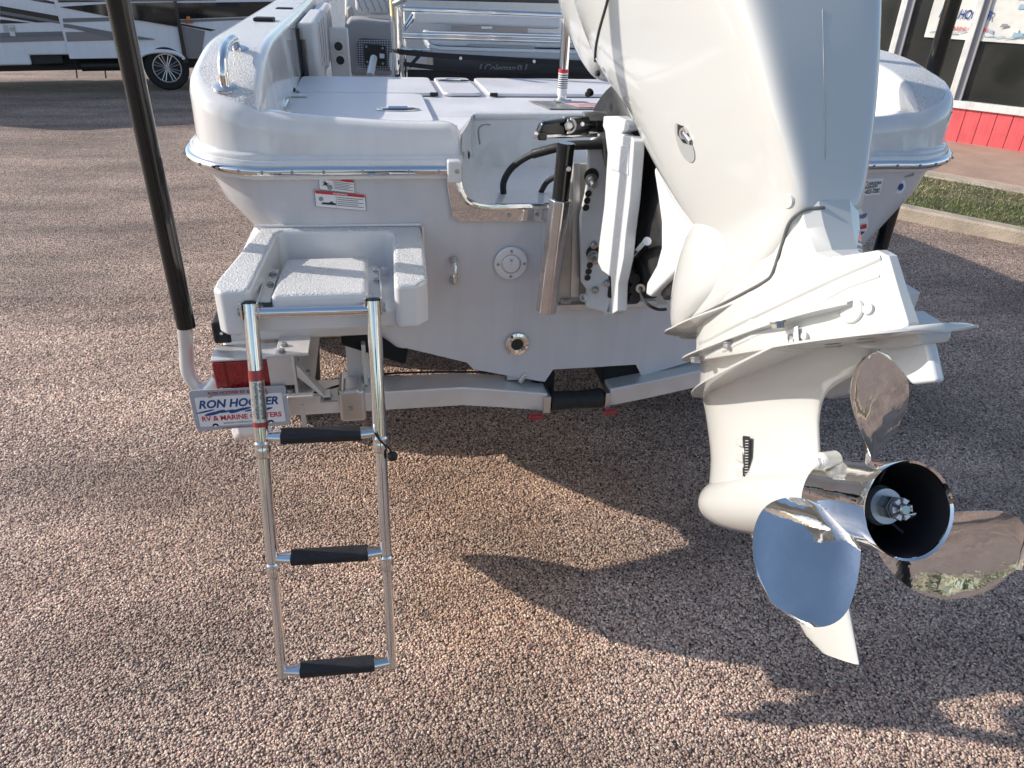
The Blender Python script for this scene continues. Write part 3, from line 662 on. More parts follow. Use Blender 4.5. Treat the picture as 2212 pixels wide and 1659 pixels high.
# ---- aft deck
dz = 1.655
b = MB(); b.box(-.96, .96, .40, 1.25, dz-.03, dz-.002); b.prism([(-.96, .09, dz-.03), (-.432, .09, dz-.03), (-.348, .40, dz-.03), (-.96, .40, dz-.03)], (0, 0, .028)); b.prism([(.96, .09, dz-.03), (.432, .09, dz-.03), (.348, .40, dz-.03), (.96, .40, dz-.03)], (0, 0, .028)); b.box(-.96, .96, 1.22, 1.25, 1.0, dz-.004); obj('aft_deck', b, M['grit_fine'], boat, bevel=.006)
def hatch(x0, x1, y0, y1, name='hatch', z=dz, m_=None, rad=.03):
    b = MB(); pts = []
    for cx, cy, a in ((x1-rad, y1-rad, 0), (x0+rad, y1-rad, 90), (x0+rad, y0+rad, 180), (x1-rad, y0+rad, 270)):
        pts += [(cx+rad*math.cos(R(a+22.5*i)), cy+rad*math.sin(R(a+22.5*i)), z) for i in range(5)]
    b.prism(pts, (0, 0, .012)); return obj(name, b, m_ or M['grit_fine'], boat, bevel=.004)
h1 = hatch(-.935, -.425, .80, 1.245); h2 = hatch(-.405, -.262, .80, 1.245); h3 = hatch(-.238, .60, .80, 1.245); h4 = hatch(-.935, -.485, .20, .785, rad=.05)
for par, x, y, l in ((h4, -.585, .42, .07), (h2, -.335, 1.12, .07)):
    b = MB(); n = 24; b.prism([(x+l*math.cos(2*math.pi*i/n), y+.032*math.sin(2*math.pi*i/n), dz+.0125) for i in range(n)], (0, 0, .004)); pl = obj('pull_latch', b, M['mirror'], par, bevel=.0015)
    b = MB(); b.tube([(x-.03, y, dz+.018), (x+.03, y, dz+.018)], .006, 8); obj('latch_bar', b, M['chrome'], par)
    b = MB(); b.prism([(x+l*.7*math.cos(2*math.pi*i/n), y-.008+.018*math.sin(2*math.pi*i/n), dz+.0168) for i in range(n)], (0, 0, .0006)); obj('latch_recess', b, M['darkhub'], par)
b = MB(); b.box(-.935, -.905, .70, .72, dz+.012, dz+.022); b.tube([(-.93, .67, dz+.018), (-.88, .665, dz+.018)], .006, 8); b.tube([(-.935, .60, dz+.016), (-.925, .52, dz+.03), (-.93, .42, dz+.016)], .006, 8); obj('hinge', b, M['chrome'], h4)
b = MB(); b.box(-.475, -.462, .80, 1.24, dz-.0, dz+.001); obj('gutter', b, M['greyp'], boat)
for x, y in ((-.44, .795), (-.22, .795), (-.93, .795)):
    b = MB(); b.box(x-.014, x+.014, y-.004, y+.004, dz+.001, dz+.014); obj('hatch_bumper', b, M['rubber'], boat)
# wet clear plate the pole stands on
b = MB(); b.prism([(-.11, .69, dz), (.10, .69, dz), (.13, .52, dz), (-.07, .52, dz)], (0, 0, .003)); obj('step_pad', b, mat('speckled_grey_pad', (.25, .25, .24), .35, vary=.6, vscale=50), boat)
b = MB(); b.prism([(-.0, .66, dz+.0035), (.22, .60, dz+.0035), (.26, .53, dz+.0035), (.04, .545, dz+.0035)], (0, 0, .0015)); dec = obj('deck_decal', b, mat('pink_white_decal', (.75, .45, .43), .4, vary=.5, vscale=30), boat)
text('WARNING', (.06, .575, dz+.0055), (1, -.12, 0), (.1, 1, 0), .12, .02, M['red'], dec)
# ---- port/starboard side fittings
for sgn in (-1,):
    for (yy, xx, zz) in ((1.10, -1.05, 1.862), (1.75, -1.035, 1.868)):
        b = MB(); n = 24; b.prism([(xx+.03*math.cos(2*math.pi*i/n), yy+.085*math.sin(2*math.pi*i/n), zz-.006) for i in range(n)], (0, 0, .006)); ho = obj('rod_holder', b, M['chrome'], boat, bevel=.001)
        b = MB(); b.lathe([(0, .026), (.016, .027), (.022, .022)], (xx, yy-.01, zz), (0, .1, 1), 20); b.box(xx-.02, xx+.05, yy-.075, yy+.01, zz+.012, zz+.024); obj('rod_holder_cap', b, M['rubber'], ho, bevel=.004)
    b = MB(); b.box(-1.05, -1.0, 2.35, 2.62, 1.874, 1.886); b.tube([(-1.03, 2.35, 1.90), (-1.03, 2.62, 1.90)], .01, 8); obj('cleat', b, M['chrome'], boat, bevel=.003)
# grab handle on the port corner
hb = Vector((-1.045, .085, 1.755)); ht = Vector((-1.02, .39, 1.85))
h_path = [hb, hb+Vector((0, -.012, .06)), hb+Vector((.0, .01, .115)), (hb+ht)/2+Vector((0, 0, .085)), ht+Vector((0, -.04, .06)), ht]
h0 = W(487, 187, z=1.762); h1_ = W(512, 113, z=1.848)
h0 = Vector((-1.036, .09, 1.775)); h1_ = Vector((-1.030, .325, 1.842))
h_path = [h0, h0+Vector((0, 0, .035)), h0+Vector((0, .022, .068)), h0+Vector((0, .07, .085)), h0+Vector((0, .13, .092)), h1_+Vector((0, -.045, .030)), h1_+Vector((0, -.012, .015)), h1_]
b = MB(); b.tube(smooth_path(h_path, 6), .0125, 16); gh = obj('grab_handle', b, M['chrome'], boat)
for p, nx_ in ((h0, Vector((0, -.25, 1))), (h1_, Vector((.0, -.35, 1)))):
    b = MB(); b.lathe([(-.006, .032), (0, .032), (.004, .026), (.005, .014)], p, nx_, 24); obj('handle_flange', b, M['chrome'], gh)
# ---- interior
def liner(sgn):
    b = MB(); rr = []
    for y in (1.24, 1.6, 2.2, 3, 4, 5):
        t = max(0, (y-3.0)/3.2); n = 1-t**2.2; xo = -1.15*n**.55+.205
        rr.append([Vector((sgn*-1*(xo) if sgn > 0 else xo, y, 1.85)), Vector(((xo-.02)*(-sgn), y, 1.6)), Vector(((xo+.0)*(-sgn), y, 1.3)), Vector(((xo+.02)*(-sgn), y, 1.05))])
        rr[-1][0] = Vector((xo*(-sgn), y, 1.85))
    b.loft(rr, closed=False); return obj('side_liner', b, M['cream'], boat)
liner(-1); liner(1)
b = MB(); b.box(-.97, .97, 1.2, 5.4, 1.0, 1.05); obj('cockpit_floor', b, M['grit_fine'], boat)
def cushion(name, pts, thick, material, par, bev=.02, sub=0):
    b = MB(); b.prism(pts, thick); return obj(name, b, material, par, bevel=bev, bseg=4, ang=60)
# port bolster pads
for (ya, yb) in ((1.28, 2.05), (2.06, 2.9)):
    c1 = cushion('bolster_pad', [(-.94, ya, 1.86), (-.94, yb, 1.875), (-.94, yb, 1.72 if ya < 1.5 else 1.76), (-.94, (ya+yb)/2, 1.62), (-.94, ya+.03, 1.60)], (.075, 0, 0), M['vinyl'], boat)
    for k in range(1, 4):
        y = ya+(yb-ya)*k/4; b = MB(); b.tube([(-.864, y, 1.85), (-.8635, y+.03, 1.76), (-.864, y-.01, 1.68)], .0018, 6); obj('stitching', b, M['vinyl_d'], c1)
b = MB(); b.box(-.955, -.93, 1.26, 1.275, 1.45, 1.84); b.tube([(-.92, 1.262, 1.5), (-.92, 1.262, 1.8)], .012, 10); obj('rod_rack', b, M['blackgloss'], boat)
cups = [W(731, 100, x=-.90), W(734, 130, x=-.90)]
b = MB(); b.box(-.97, -.90, 2.15, 2.5, 1.52, 1.80); 
pan = obj('side_panel', b, M['cream'], boat, bevel=.02)
for z in (1.715, 1.60):
    q = Wp(731 if z > 1.65 else 734, 100 if z > 1.65 else 130, Vector((0, 2.14, 0)), Vector((0, 1, 0)))
b = MB(); b.box(-.86, -.76, 2.16, 2.19, 1.52, 1.79); jp = obj('speaker_panel', b, M['cream'], boat, bevel=.01)
for (u, v) in ((731, 100), (735, 130)):
    p = W(u, v, y=2.155); b = MB(); b.lathe([(0, .030), (.004, .028)], p, (0, -1, 0), 24); ri = obj('cup_ring', b, M['cream'], jp)
    b = MB(); b.lathe([(.005, .021), (.006, .020)], p, (0, -1, 0), 24); obj('cup_hole', b, M['black'], ri)
# grey pod with wire grille and speaker plate
def yp(pts, y): return [W(u, v, y=y) for u, v in pts]
Z3 = lambda x, y: ((1180+x*.28029)*.5486, y*.28029*.5486)
pod = MB(); pod.prism(yp([Z3(*p) for p in ((640, 330), (720, 265), (860, 262), (1140, 290), (1310, 300), (1310, 1070), (760, 1060), (690, 1010), (655, 900), (625, 640))], 2.3), (0, .3, 0))
podo = obj('seat_pod', pod, M['vinyl_d'], boat, bevel=.02, bseg=4)
b = MB(); b.prism(yp([Z3(*p) for p in ((790, 600), (830, 550), (880, 535), (1290, 560), (1295, 1000), (900, 960), (830, 920), (800, 870))], 2.298), (0, -.002, 0)); rc = obj('grille_recess', b, mat('grille_shadow_board', (.10, .10, .10), .7), podo)
b = MB()
for k in range(14):
    x = 800+k*36; a, c = yp([Z3(x, 560), Z3(x+10, 985)], 2.294); b.tube([a, c], .0012, 5)
    if k < 13: a, c = yp([Z3(800, 565+k*33), Z3(1290, 572+k*33)], 2.294); b.tube([a, c], .0012, 5)
obj('wire_grille', b, M['cooler_l'], podo)
b = MB(); b.prism(yp([Z3(*p) for p in ((905, 615), (1205, 640), (1215, 930), (915, 900))], 2.288), (0, -.01, 0)); sp_ = obj('speaker_plate', b, M['blackmat'], podo, bevel=.003)
b = MB()
for p in ((935, 655), (1165, 678), (950, 870), (1170, 893)): bolt_head(b, W(*Z3(*p), y=2.277), (0, -1, 0), .005, .003)
obj('screw', b, M['steel'], sp_)
b = MB(); b.prism(yp([Z3(*p) for p in ((1122, 752), (1190, 756), (1192, 820), (1124, 818))], 2.277), (0, -.001, 0)); obj('plate_sticker', b, M['white'], sp_)
b = MB(); b.prism(yp([Z3(*p) for p in ((1262, 740), (1300, 742), (1295, 990), (1270, 990), (1252, 880))], 2.28), (0, -.03, 0)); obj('drink_cup', b, M['white'], podo, bevel=.006)
a, c = W(*Z3(1040, 820), y=1.9), W(*Z3(985, 1075), y=1.55); b = MB(); b.tube([c, a], .017, 16); obj('pedestal_tube', b, M['alu'], boat)
# quilted seat back above the pod
b = MB(); b.prism(yp([Z3(*p) for p in ((775, -160), (1290, -150), (1290, 205), (1080, 210), (880, 180), (785, 155))], 2.45), (0, .1, 0)); sb_ = obj('seat_back', b, M['vinyl'], boat, bevel=.02, bseg=4)
b = MB()
for k in range(6):
    x = 800+k*95; P = [Z3(x, 0), Z3(x+30, 40), Z3(x+40, 90), Z3(x+70, 130), Z3(x+60, 165)]; b.tube(smooth_path(yp(P, 2.447), 4), .003, 5)
obj('quilt_seam', b, M['vinyl_d'], sb_)
cushion('bow_seat', yp([Z3(*p) for p in ((655, 95), (740, 90), (770, 240), (665, 290))], 2.6), (0, .08, 0), M['vinyl_d'], boat)
# ---- console wall behind the leaning post
b = MB(); b.prism(yp([(745, -60), (1215, -60), (1215, 175), (745, 175)], 2.75), (0, .6, 0)); obj('console', b, M['cream'], boat, bevel=.02)
b = MB(); b.prism(yp([(880, -60), (1215, -60), (1215, 8), (880, 0)], 1.9), (0, .1, 0)); obj('seat_underside', b, mat('dark_seat_base', (.07, .065, .07), .6), boat, bevel=.01)
b = MB(); b.prism(yp([(975, 55), (1140, 60), (1140, 80), (975, 75)], 2.7), (0, .02, 0)); obj('console_door', b, mat('tan_console_door', (.42, .36, .32), .4), boat)
cushion('leaning_cushion', yp([(890, 25), (1212, 35), (1213, 62), (1195, 64), (895, 50)], 1.75), (0, .12, 0), M['vinyl'], boat, bev=.018)
b = MB(); b.prism(yp([(1040, 57), (1063, 57), (1063, 62), (1040, 62)], 1.748), (0, -.002, 0)); obj('seat_tag', b, M['white'], boat)

# leaning post: a welded frame of its own
lp = thing('leaning_post', (-.18, 1.42, 1.05), 'polished tube leaning post frame carrying the cooler behind the aft hatches', 'seat frame')
def tb(name, pts, r, y, mt=M['chrome'], seg=14):
    b = MB(); b.tube([W(u, v, y=y) if len(p_) == 2 else Vector(p_) for p_ in pts for u, v in [p_[:2]]], r, seg); return obj(name, b, mt, lp)
for xs, du in (((858, 0), 0),):
    pL = W(860, 168, y=1.42); pT = W(848, -40, y=1.42)
x_l = -.545; x_r = .19
b = MB(); b.tube([(x_l, 1.42, 1.05), (x_l-.005, 1.42, 2.2), (x_l+.02, 1.45, 2.6)], .019, 20); obj('upright', b, M['chrome'], lp)
b = MB(); b.tube([(x_l+.035, 1.47, 1.05), (x_l+.03, 1.47, 2.0)], .012, 16); obj('upright', b, M['chrome'], lp)
b = MB(); b.tube([(.62, 1.42, 1.05), (.62, 1.42, 2.2)], .019, 20); obj('upright', b, M['chrome'], lp)
for (v0, v1, r_) in ((19, 33, .011), (72, 82, .008), (80, 90, .008), (106, 116, .007)):
    a = W(870, v0, y=1.43); c = W(1213, v1, y=1.43); c = a+(c-a)*(1.7 if v0 < 100 else .17); b = MB(); b.tube([a, c], r_, 12); obj('cross_tube', b, M['chrome'], lp)
a = W(872, -5, y=1.43); b = MB(); b.tube(smooth_path([W(852, 8, y=1.42), W(868, 2, y=1.36), W(882, -12, y=1.3)], 4), .016, 14); obj('footrest_arm', b, M['chrome'], lp)
for (p, q) in (((872, 60), (890, 32)), ((872, 68), (893, 42))):
    b = MB(); b.tube([W(*p, y=1.43), W(*q, y=1.6)], .006, 8); obj('brace', b, M['chrome'], lp)
# black webbing net under the cooler
netp = thing('cargo_net', W(1040, 140, y=1.36), 'black webbing sling strapped under the cooler', 'net')
def band(pts, w, y, name='strap'):
    P = [W(u, v, y=y) for u, v in pts]; P = smooth_path(P, 4); b = MB(); b.loft([[p+Vector((0, 0, w/2)), p+Vector((0, -.003, w/2)), p+Vector((0, -.003, -w/2)), p+Vector((0, 0, -w/2))] for p in P]); return obj(name, b, M['webbing'], netp)
band([(862, 112), (940, 119), (1040, 125), (1140, 131), (1300, 138)], .021, 1.37)
band([(872, 138), (930, 145), (1000, 152), (1100, 156), (1300, 152)], .018, 1.36)
band([(872, 112), (876, 140), (876, 168)], .03, 1.372)
band([(912, 113), (885, 143)], .02, 1.368)
b = MB(); b.prism(yp([(880, 150), (1300, 160), (1300, 200), (880, 185)], 1.375), (0, .003, 0)); obj('net_panel', b, M['webbing'], netp)
for (u, v) in ((995, 126), (1154, 133)):
    b = MB(); b.lathe([(0, .007), (.003, .0065), (.0035, .003)], W(u, v, y=1.362), (0, -1, 0), 14); obj('stud', b, M['cooler_l'], netp)
b = MB(); b.tube(smooth_path([W(848, 107, y=1.38), W(860, 113, y=1.36), W(872, 112, y=1.37)], 4), .004, 6); b.tube(smooth_path([W(849, 111, y=1.38), W(862, 115, y=1.36)], 4), .003, 6); obj('tie', b, M['webbing'], netp)
# cooler
Z4 = lambda x, y: ((1500+x*.40687)*.5486, y*.40687*.5486)
cl = thing('cooler', W(1070, 165, y=1.5), 'grey hard cooler lashed in the leaning post behind the hatches', 'cooler')
def ypz(pts, y): return [W(*Z4(*p), y=y) for p in pts]
b = MB(); b.prism(ypz([(490, 515), (1820, 570), (2400, 590), (2400, 900), (1820, 800), (510, 745)], 1.44), (0, .36, 0)); obj('cooler_body', b, M['cooler_d'], cl, bevel=.01)
b = MB(); b.prism(ypz([(462, 430), (490, 520), (840, 550), (2400, 610), (2400, 480), (1720, 480), (560, 450)], 1.425), (0, .40, 0)); obj('cooler_rim', b, M['cooler'], cl, bevel=.008)
b = MB(); b.prism(ypz([(466, 425), (560, 450), (2400, 505), (2400, 540), (1500, 512), (600, 490), (480, 468)], 1.42), (0, .01, 0)); obj('rim_band', b, M['cooler_l'], cl, bevel=.004)
b = MB(); b.prism(ypz([(460, 360), (480, 348), (540, 350), (2400, 400), (2400, 475), (600, 448), (500, 436), (465, 420)], 1.43), (0, .39, 0)); lid = obj('cooler_lid', b, M['cooler'], cl, bevel=.016, bseg=4)
b = MB(); b.prism(ypz([(850, 424), (1490, 444), (1490, 476), (845, 450)], 1.428), (0, -.003, 0)); obj('lid_latch', b, mat('latch_grey', (.28, .29, .31), .4), lid, bevel=.002)
p0 = W(*Z4(1000, 688), y=1.433); p1 = W(*Z4(1300, 692), y=1.433); pt = W(*Z4(1005, 618), y=1.433)
text('Coleman', p0, (p1-p0), (pt-p0), (p1-p0).length, (pt-p0).length, mat('faded_grey_print', (.30, .31, .33), .5), cl, shear=.3, bold=.012)
p = W(*Z4(1342, 655), y=1.435); b = MB(); b.lathe([(0, .012), (.001, .012)], p, (0, -1, 0), 20); em = obj('emblem', b, M['greyp'], cl)
b = MB(); b.tube([p+Vector((0, -.002, -.007)), p+Vector((0, -.002, .007))], .0035, 8); obj('lantern_mark', b, M['cooler_d'], em)
for x in (955, 1395):
    b = MB(); b.prism(ypz([(x-10, 690), (x+4, 690), (x+26, 620), (x+12, 620)], 1.434), (0, -.001, 0)); obj('slash_mark', b, M['greyp'], cl)

# ski pole with warning label
pole = thing('tow_pole', (0, .64, dz), 'polished vertical tow pole with red and white label on the deck', 'pole')
pb = W(1213, 222, z=dz); b = MB(); b.tube([pb, pb+Vector((.0, 0, 1.2))], .0165, 24); obj('pole_tube', b, M['chrome'], pole)
b = MB(); b.lathe([(0, .03), (.008, .028), (.01, .017)], pb, (0, 0, 1), 20); b.tube([pb+Vector((-.03, -.02, .006)), pb+Vector((.03, -.02, .006))], .008, 8); obj('pole_foot', b, M['chrome'], pole)
b = MB(); b.lathe([(.025, .0172), (.105, .0172)], pb, (0, 0, 1), 24, cap=False); lb = obj('label', b, M['white'], pole)
b = MB(); b.lathe([(.100, .0176), (.112, .0176)], pb, (0, 0, 1), 24, cap=False); obj('label_band', b, M['red'], pole)
b = MB()
for k in range(7): b.lathe([(.050+k*.007, .0176), (.053+k*.007, .0176)], pb, (0, 0, 1), 24, cap=False)
obj('label_print', b, M['black'], pole)

# ---- transom fittings
def ny(u, v, y=-.026): return W(u, v, y=y)
p = ny(1103, 568, -.024)
b = MB(); b.lathe([(0, .050), (.006, .050), (.010, .046), (.010, .030), (.006, .029), (.006, .0)], p, (0, -1, 0), 40, cap=False); dp_ = obj('deck_plate', b, M['gel'], boat)
b = MB(); b.lathe([(.007, .0), (.013, .001), (.013, .024), (.008, .027)], p, (0, -1, 0), 36, cap=False); obj('deck_plate_lid', b, M['gel'], dp_)
b = MB()
for a in (0, 90, 180, 270): bolt_head(b, p+Vector((.039*math.cos(R(a)), -.010, .039*math.sin(R(a)))), (0, -1, 0), .0035, .001)
bolt_head(b, p+Vector((0, -.013, .012)), (0, -1, 0), .003, .001); obj('screw', b, M['steel'], dp_)
p = ny(980, 562); b = MB(); b.tube(smooth_path([p, p+Vector((0, -.03, .0)), p+Vector((0, -.042, -.02)), p+Vector((0, -.038, -.05)), p+Vector((0, -.01, -.062)), p+Vector((0, .0, -.062))], 6), .0065, 12); ey = obj('stern_eye', b, M['chrome'], boat)
for q in (p, p+Vector((0, 0, -.062))):
    b = MB(); b.lathe([(0, .013), (.004, .012)], q, (0, -1, 0), 16); obj('eye_washer', b, M['steel'], ey)
p = ny(1117, 743); b = MB(); b.lathe([(0, .038), (.003, .037), (.006, .028), (.004, .020), (-.004, .017)], p, (0, -1, 0), 36, cap=False); dr = obj('drain_fitting', b, M['chrome'], boat)
b = MB(); b.lathe([(.0, .0), (.0, .0175)], p, (0, -1, 0), 24, cap=False); obj('drain_bore', b, M['black'], dr)
p = ny(851, 692, -.015); b = MB(); b.box(p.x-.021, p.x+.021, p.y-.003, p.y+.006, p.z-.021, p.z+.021); sq = obj('anode_plate', b, M['alu'], boat, bevel=.002)
b = MB(); bolt_head(b, p+Vector((0, -.003, 0)), (0, -1, 0), .006, .004); obj('bolt', b, M['steel'], sq)
# warning stickers
def sticker(q, hd, name, boatman):
    q = [ny(*k, y=-.0155) for k in q]
    ex = (q[1]-q[0]).normalized(); ez = Vector((0, 0, 1)); w = (q[1]-q[0]).length; h = (q[0]-q[3]).length; o_ = q[3]
    o_.y = -.0165
    def pp(a, c, out=0): return Vector((o_.x, o_.y-out, o_.z))+Vector((ex.x, 0, ex.z))*a*w+ez*c*h
    b = MB(); b.prism([pp(0, 0), pp(1, 0), pp(1, 1), pp(0, 1)], (0, .006, 0)); st = obj(name, b, M['white'], boat, smooth=False)
    b = MB(); b.prism([pp(.02, .80, .0006), pp(.98, .80, .0006), pp(.98, .97, .0006), pp(.02, .97, .0006)], (0, -.0004, 0)); obj('sticker_band', b, M['red'], st, smooth=False)
    text(hd, pp(.36, .835, .0014), ex, ez, w*.28, h*.10, M['white'], st, bold=.02)
    b = MB()
    for k in range(5):
        c = .66-k*.12; b.prism([pp(.44, c, .0006), pp(.95-.1*(k % 2), c, .0006), pp(.95-.1*(k % 2), c+.028, .0006), pp(.44, c+.028, .0006)], (0, -.0004, 0))
    for a0_, a1_, c0, c1 in ((.0, 1, 0, .012), (0, 1, .988, 1), (0, .008, 0, 1), (.992, 1, 0, 1), (.415, .42, .1, .78)):
        b.prism([pp(a0_, c0, .0006), pp(a1_, c0, .0006), pp(a1_, c1, .0006), pp(a0_, c1, .0006)], (0, -.0004, 0))
    if boatman: b.prism([pp(a, c, .0006) for a, c in ((.12, .18), (.14, .30), (.27, .31), (.32, .42), (.36, .32), (.41, .28), (.40, .19))], (0, -.0004, 0))
    else: b.prism([pp(a, c, .0006) for a, c in ((.10, .62), (.17, .55), (.16, .74), (.22, .55), (.30, .50), (.22, .44), (.28, .22), (.18, .38), (.08, .30), (.15, .46))], (0, -.0004, 0))
    obj('sticker_print', b, M['black'], st, smooth=False)
    b = MB(); b.lathe([(0, .006 if boatman else .007), (.0004, .006)], pp(.12 if boatman else .30, .5 if boatman else .25, .001), (0, -1, 0), 14); obj('sticker_pictogram', b, M['greyp'], st)
sticker(((685, 380), (763, 389), (770, 417), (690, 409)), 'DANGER', 'warning_sticker', False)
sticker(((675, 410), (786, 420), (791, 456), (682, 446)), 'WARNING', 'warning_sticker', True)
# starboard stickers
def ell(u, v, ru, rv_, y, n=28, ang=0):
    return [W(u+ru*math.cos(2*math.pi*i/n)*math.cos(R(ang))-rv_*math.sin(2*math.pi*i/n)*math.sin(R(ang)), v+ru*math.cos(2*math.pi*i/n)*math.sin(R(ang))+rv_*math.sin(2*math.pi*i/n)*math.cos(R(ang)), y=y) for i in range(n)]
b = MB(); b.prism(ell(1848, 482, 28, 31, -.014), (0, .01, 0)); st = obj('dealer_sticker', b, M['white'], boat)
b = MB(); P = ell(1848, 482, 27, 29, -.016, 28)
b.prism([p for p in P if p.z < W(1848, 497, y=-.016).z], (0, -.0005, 0)); obj('sticker_base', b, M['blue'], st)
b = MB(); b.prism([W(u, v, y=-.0165) for u, v in ((1822, 492), (1872, 484), (1872, 493), (1824, 501))], (0, -.0006, 0)); obj('sticker_band', b, M['red'], st)
a = W(1816, 484, y=-.0165); c = W(1872, 470, y=-.0165); text('RON HOOVER', a, c-a, (0, 0, 1), (c-a).length*.98, .015, M['blue'], st, shear=.25, bold=.03)
a = W(1826, 496, y=-.018); c = W(1866, 489, y=-.018); text('MARINE CENTERS', a, c-a, (0, 0, 1), (c-a).length*.9, .006, M['white'], st)
b = MB(); b.prism([W(u, v, y=-.013) for u, v in ((1851, 425), (1858, 388), (1909, 384), (1900, 420))], (0, .008, 0)); st = obj('builder_sticker', b, M['white'], boat)
a = W(1873, 401, y=-.0145); c = W(1903, 398, y=-.0145); text('CAROLINA', a, c-a, (0, 0, 1), (c-a).length, .010, M['black'], st, shear=.3, bold=.02)
a = W(1872, 408, y=-.0145); c = W(1896, 405, y=-.0145); text('SKIFF', a, c-a, (0, 0, 1), (c-a).length, .008, M['black'], st, shear=.3, bold=.02)
a = W(1855, 421, y=-.0145); c = W(1899, 416, y=-.0145); text('800-422-7282', a, c-a, (0, 0, 1), (c-a).length, .014, M['black'], st, bold=.02)
b = MB(); b.tube(smooth_path([W(1873, 393, y=-.0145), W(1863, 396, y=-.0145), W(1864, 402, y=-.0145), W(1871, 404, y=-.0145), W(1866, 409, y=-.0145), W(1859, 408, y=-.0145)], 4), .0022, 6); obj('sticker_logo', b, M['black'], st)
b = MB(); b.prism(ell(1946, 404, 9, 16, -.006, ang=25), (0, .008, 0)); st = obj('oval_sticker', b, M['white'], boat)
b = MB(); b.prism(ell(1946, 404, 5, 8, -.008, ang=25), (0, -.0005, 0)); obj('sticker_print', b, M['blue'], st)
b = MB(); b.prism([W(u, v, y=-.006) for u, v in ((1937, 384), (1937, 388), (1974, 380), (1975, 375))], (0, .008, 0)); obj('serial_plate', b, M['greyp'], boat)
b = MB(); b.prism(ell(1826, 408, 12, 22, -.014), (0, .008, 0)); st = obj('round_badge', b, M['greyp'], boat)
b = MB(); b.prism(ell(1825, 408, 9, 18, -.0155), (0, -.0005, 0)); st2 = obj('badge_face', b, M['white'], st)
a = W(1819, 412, y=-.0165); c = W(1832, 410, y=-.0165); text('NMMA', a, c-a, (0, 0, 1), (c-a).length, .010, M['greyp'], st)

# ---- swim platform
Zp = 1.385
pts_top = [(-.985, .0), (-.552, .0), (-.552, -.20), (-.556, -.325), (-.582, -.352), (-.632, -.355), (-.640, -.34), (-.630, -.06), (-.645, -.045), (-.925, -.030), (-.94, -.045), (-.975, -.335), (-.985, -.350), (-1.04, -.352), (-1.062, -.33), (-1.058, -.29)]
def topmat(o, side):
    o.data.materials.append(side)
    for p in o.data.polygons:
        if p.normal.z < .8: p.material_index = 1
plat = MB(); plat.prism([(x, y, Zp-.115) for x, y in pts_top], (0, 0, .115)); plat.v = [(x, y, z+(.13*(y+.35) if z > Zp-.05 else 0)) for x, y, z in plat.v]
pf = obj('swim_platform', plat, M['grit'], boat, bevel=.014, bseg=4, ang=50); topmat(pf, M['gel'])
b = MB(); b.box(-.975, -.63, -.335, -.03, Zp-.115, Zp-.072); obj('platform_recess', b, M['gel'], pf, bevel=.004)
b = MB(); b.prism([(-.922, -.085, Zp-.072), (-.700, -.085, Zp-.072), (-.703, -.345, Zp-.072), (-.932, -.345, Zp-.072)], (0, 0, .055)); pp_ = obj('platform_pad', b, M['grit'], pf, bevel=.014, bseg=4); topmat(pp_, M['gel'])
b = MB(); b.tube([(-1.0, -.004, Zp+.048), (-.552, -.022, Zp+.048), (-.546, -.024, Zp+.04), (-.546, -.02, Zp-.10)], .004, 8); obj('sealant_bead', b, M['gel'], pf)
for x, y in ((-.953, -.075), (-.658, -.085)):
    b = MB(); b.lathe([(0, .012), (.018, .011), (.020, .009), (.020, .005), (.008, .005)], (x, y, Zp-.072), (0, 0, 1), 20); obj('bolt_cover', b, M['white'], pf)
b = MB(); b.box(-.97, -.60, -.30, -.02, Zp-.135, Zp-.113); obj('platform_underside', b, M['gel'], pf, bevel=.01)

# ================================================================== LADDER
lad = thing('boarding_ladder', (-.84, -.33, 1.335), 'folding stainless telescopic ladder with three black treads below swim platform', 'ladder')
top_l, top_r = Vector((-.98, -.345, 1.350)), Vector((-.692, -.352, 1.348)); bot_l, bot_r = Vector((-.99, -.655, .415)), Vector((-.704, -.655, .40))
def lp_(l, t): return (top_l if l else top_r).lerp(bot_l if l else bot_r, t)
stages = [(0.0, .345, .0175), (.345, .672, .0150), (.672, 1.0, .0125)]
for l in (1, 0):
    for t0, t1, r_ in stages:
        b = MB(); a, c = lp_(l, t0), lp_(l, t1); b.tube([a, c], r_, 28); ro = obj('rail', b, M['chrome'], lad)
        if t0 > 0:
            pass
        d = (c-a).normalized()
        if t1 < .9:
            b = MB(); b.lathe([(-.002, r_+.001), (.004, r_+.003), (.010, r_+.001), (.016, r_+.002), (.030, r_+.002), (.040, r_-.001), (.044, r_-.004)], c, d, 28, cap=False); obj('collar', b, M['chrome'], ro)
        else:
            b = MB(); b.lathe([(-.002, r_), (.004, r_*.9), (.006, .0)], c, d, 24, cap=False); obj('end_plug', b, M['steel'], ro)
    a = lp_(l, 0); b = MB(); b.lathe([(0, .0172), (-.004, .0172), (-.008, .012), (-.009, 0)], a, (bot_l-top_l).normalized(), 24, cap=False); obj('cap', b, M['blackgloss'], lad)
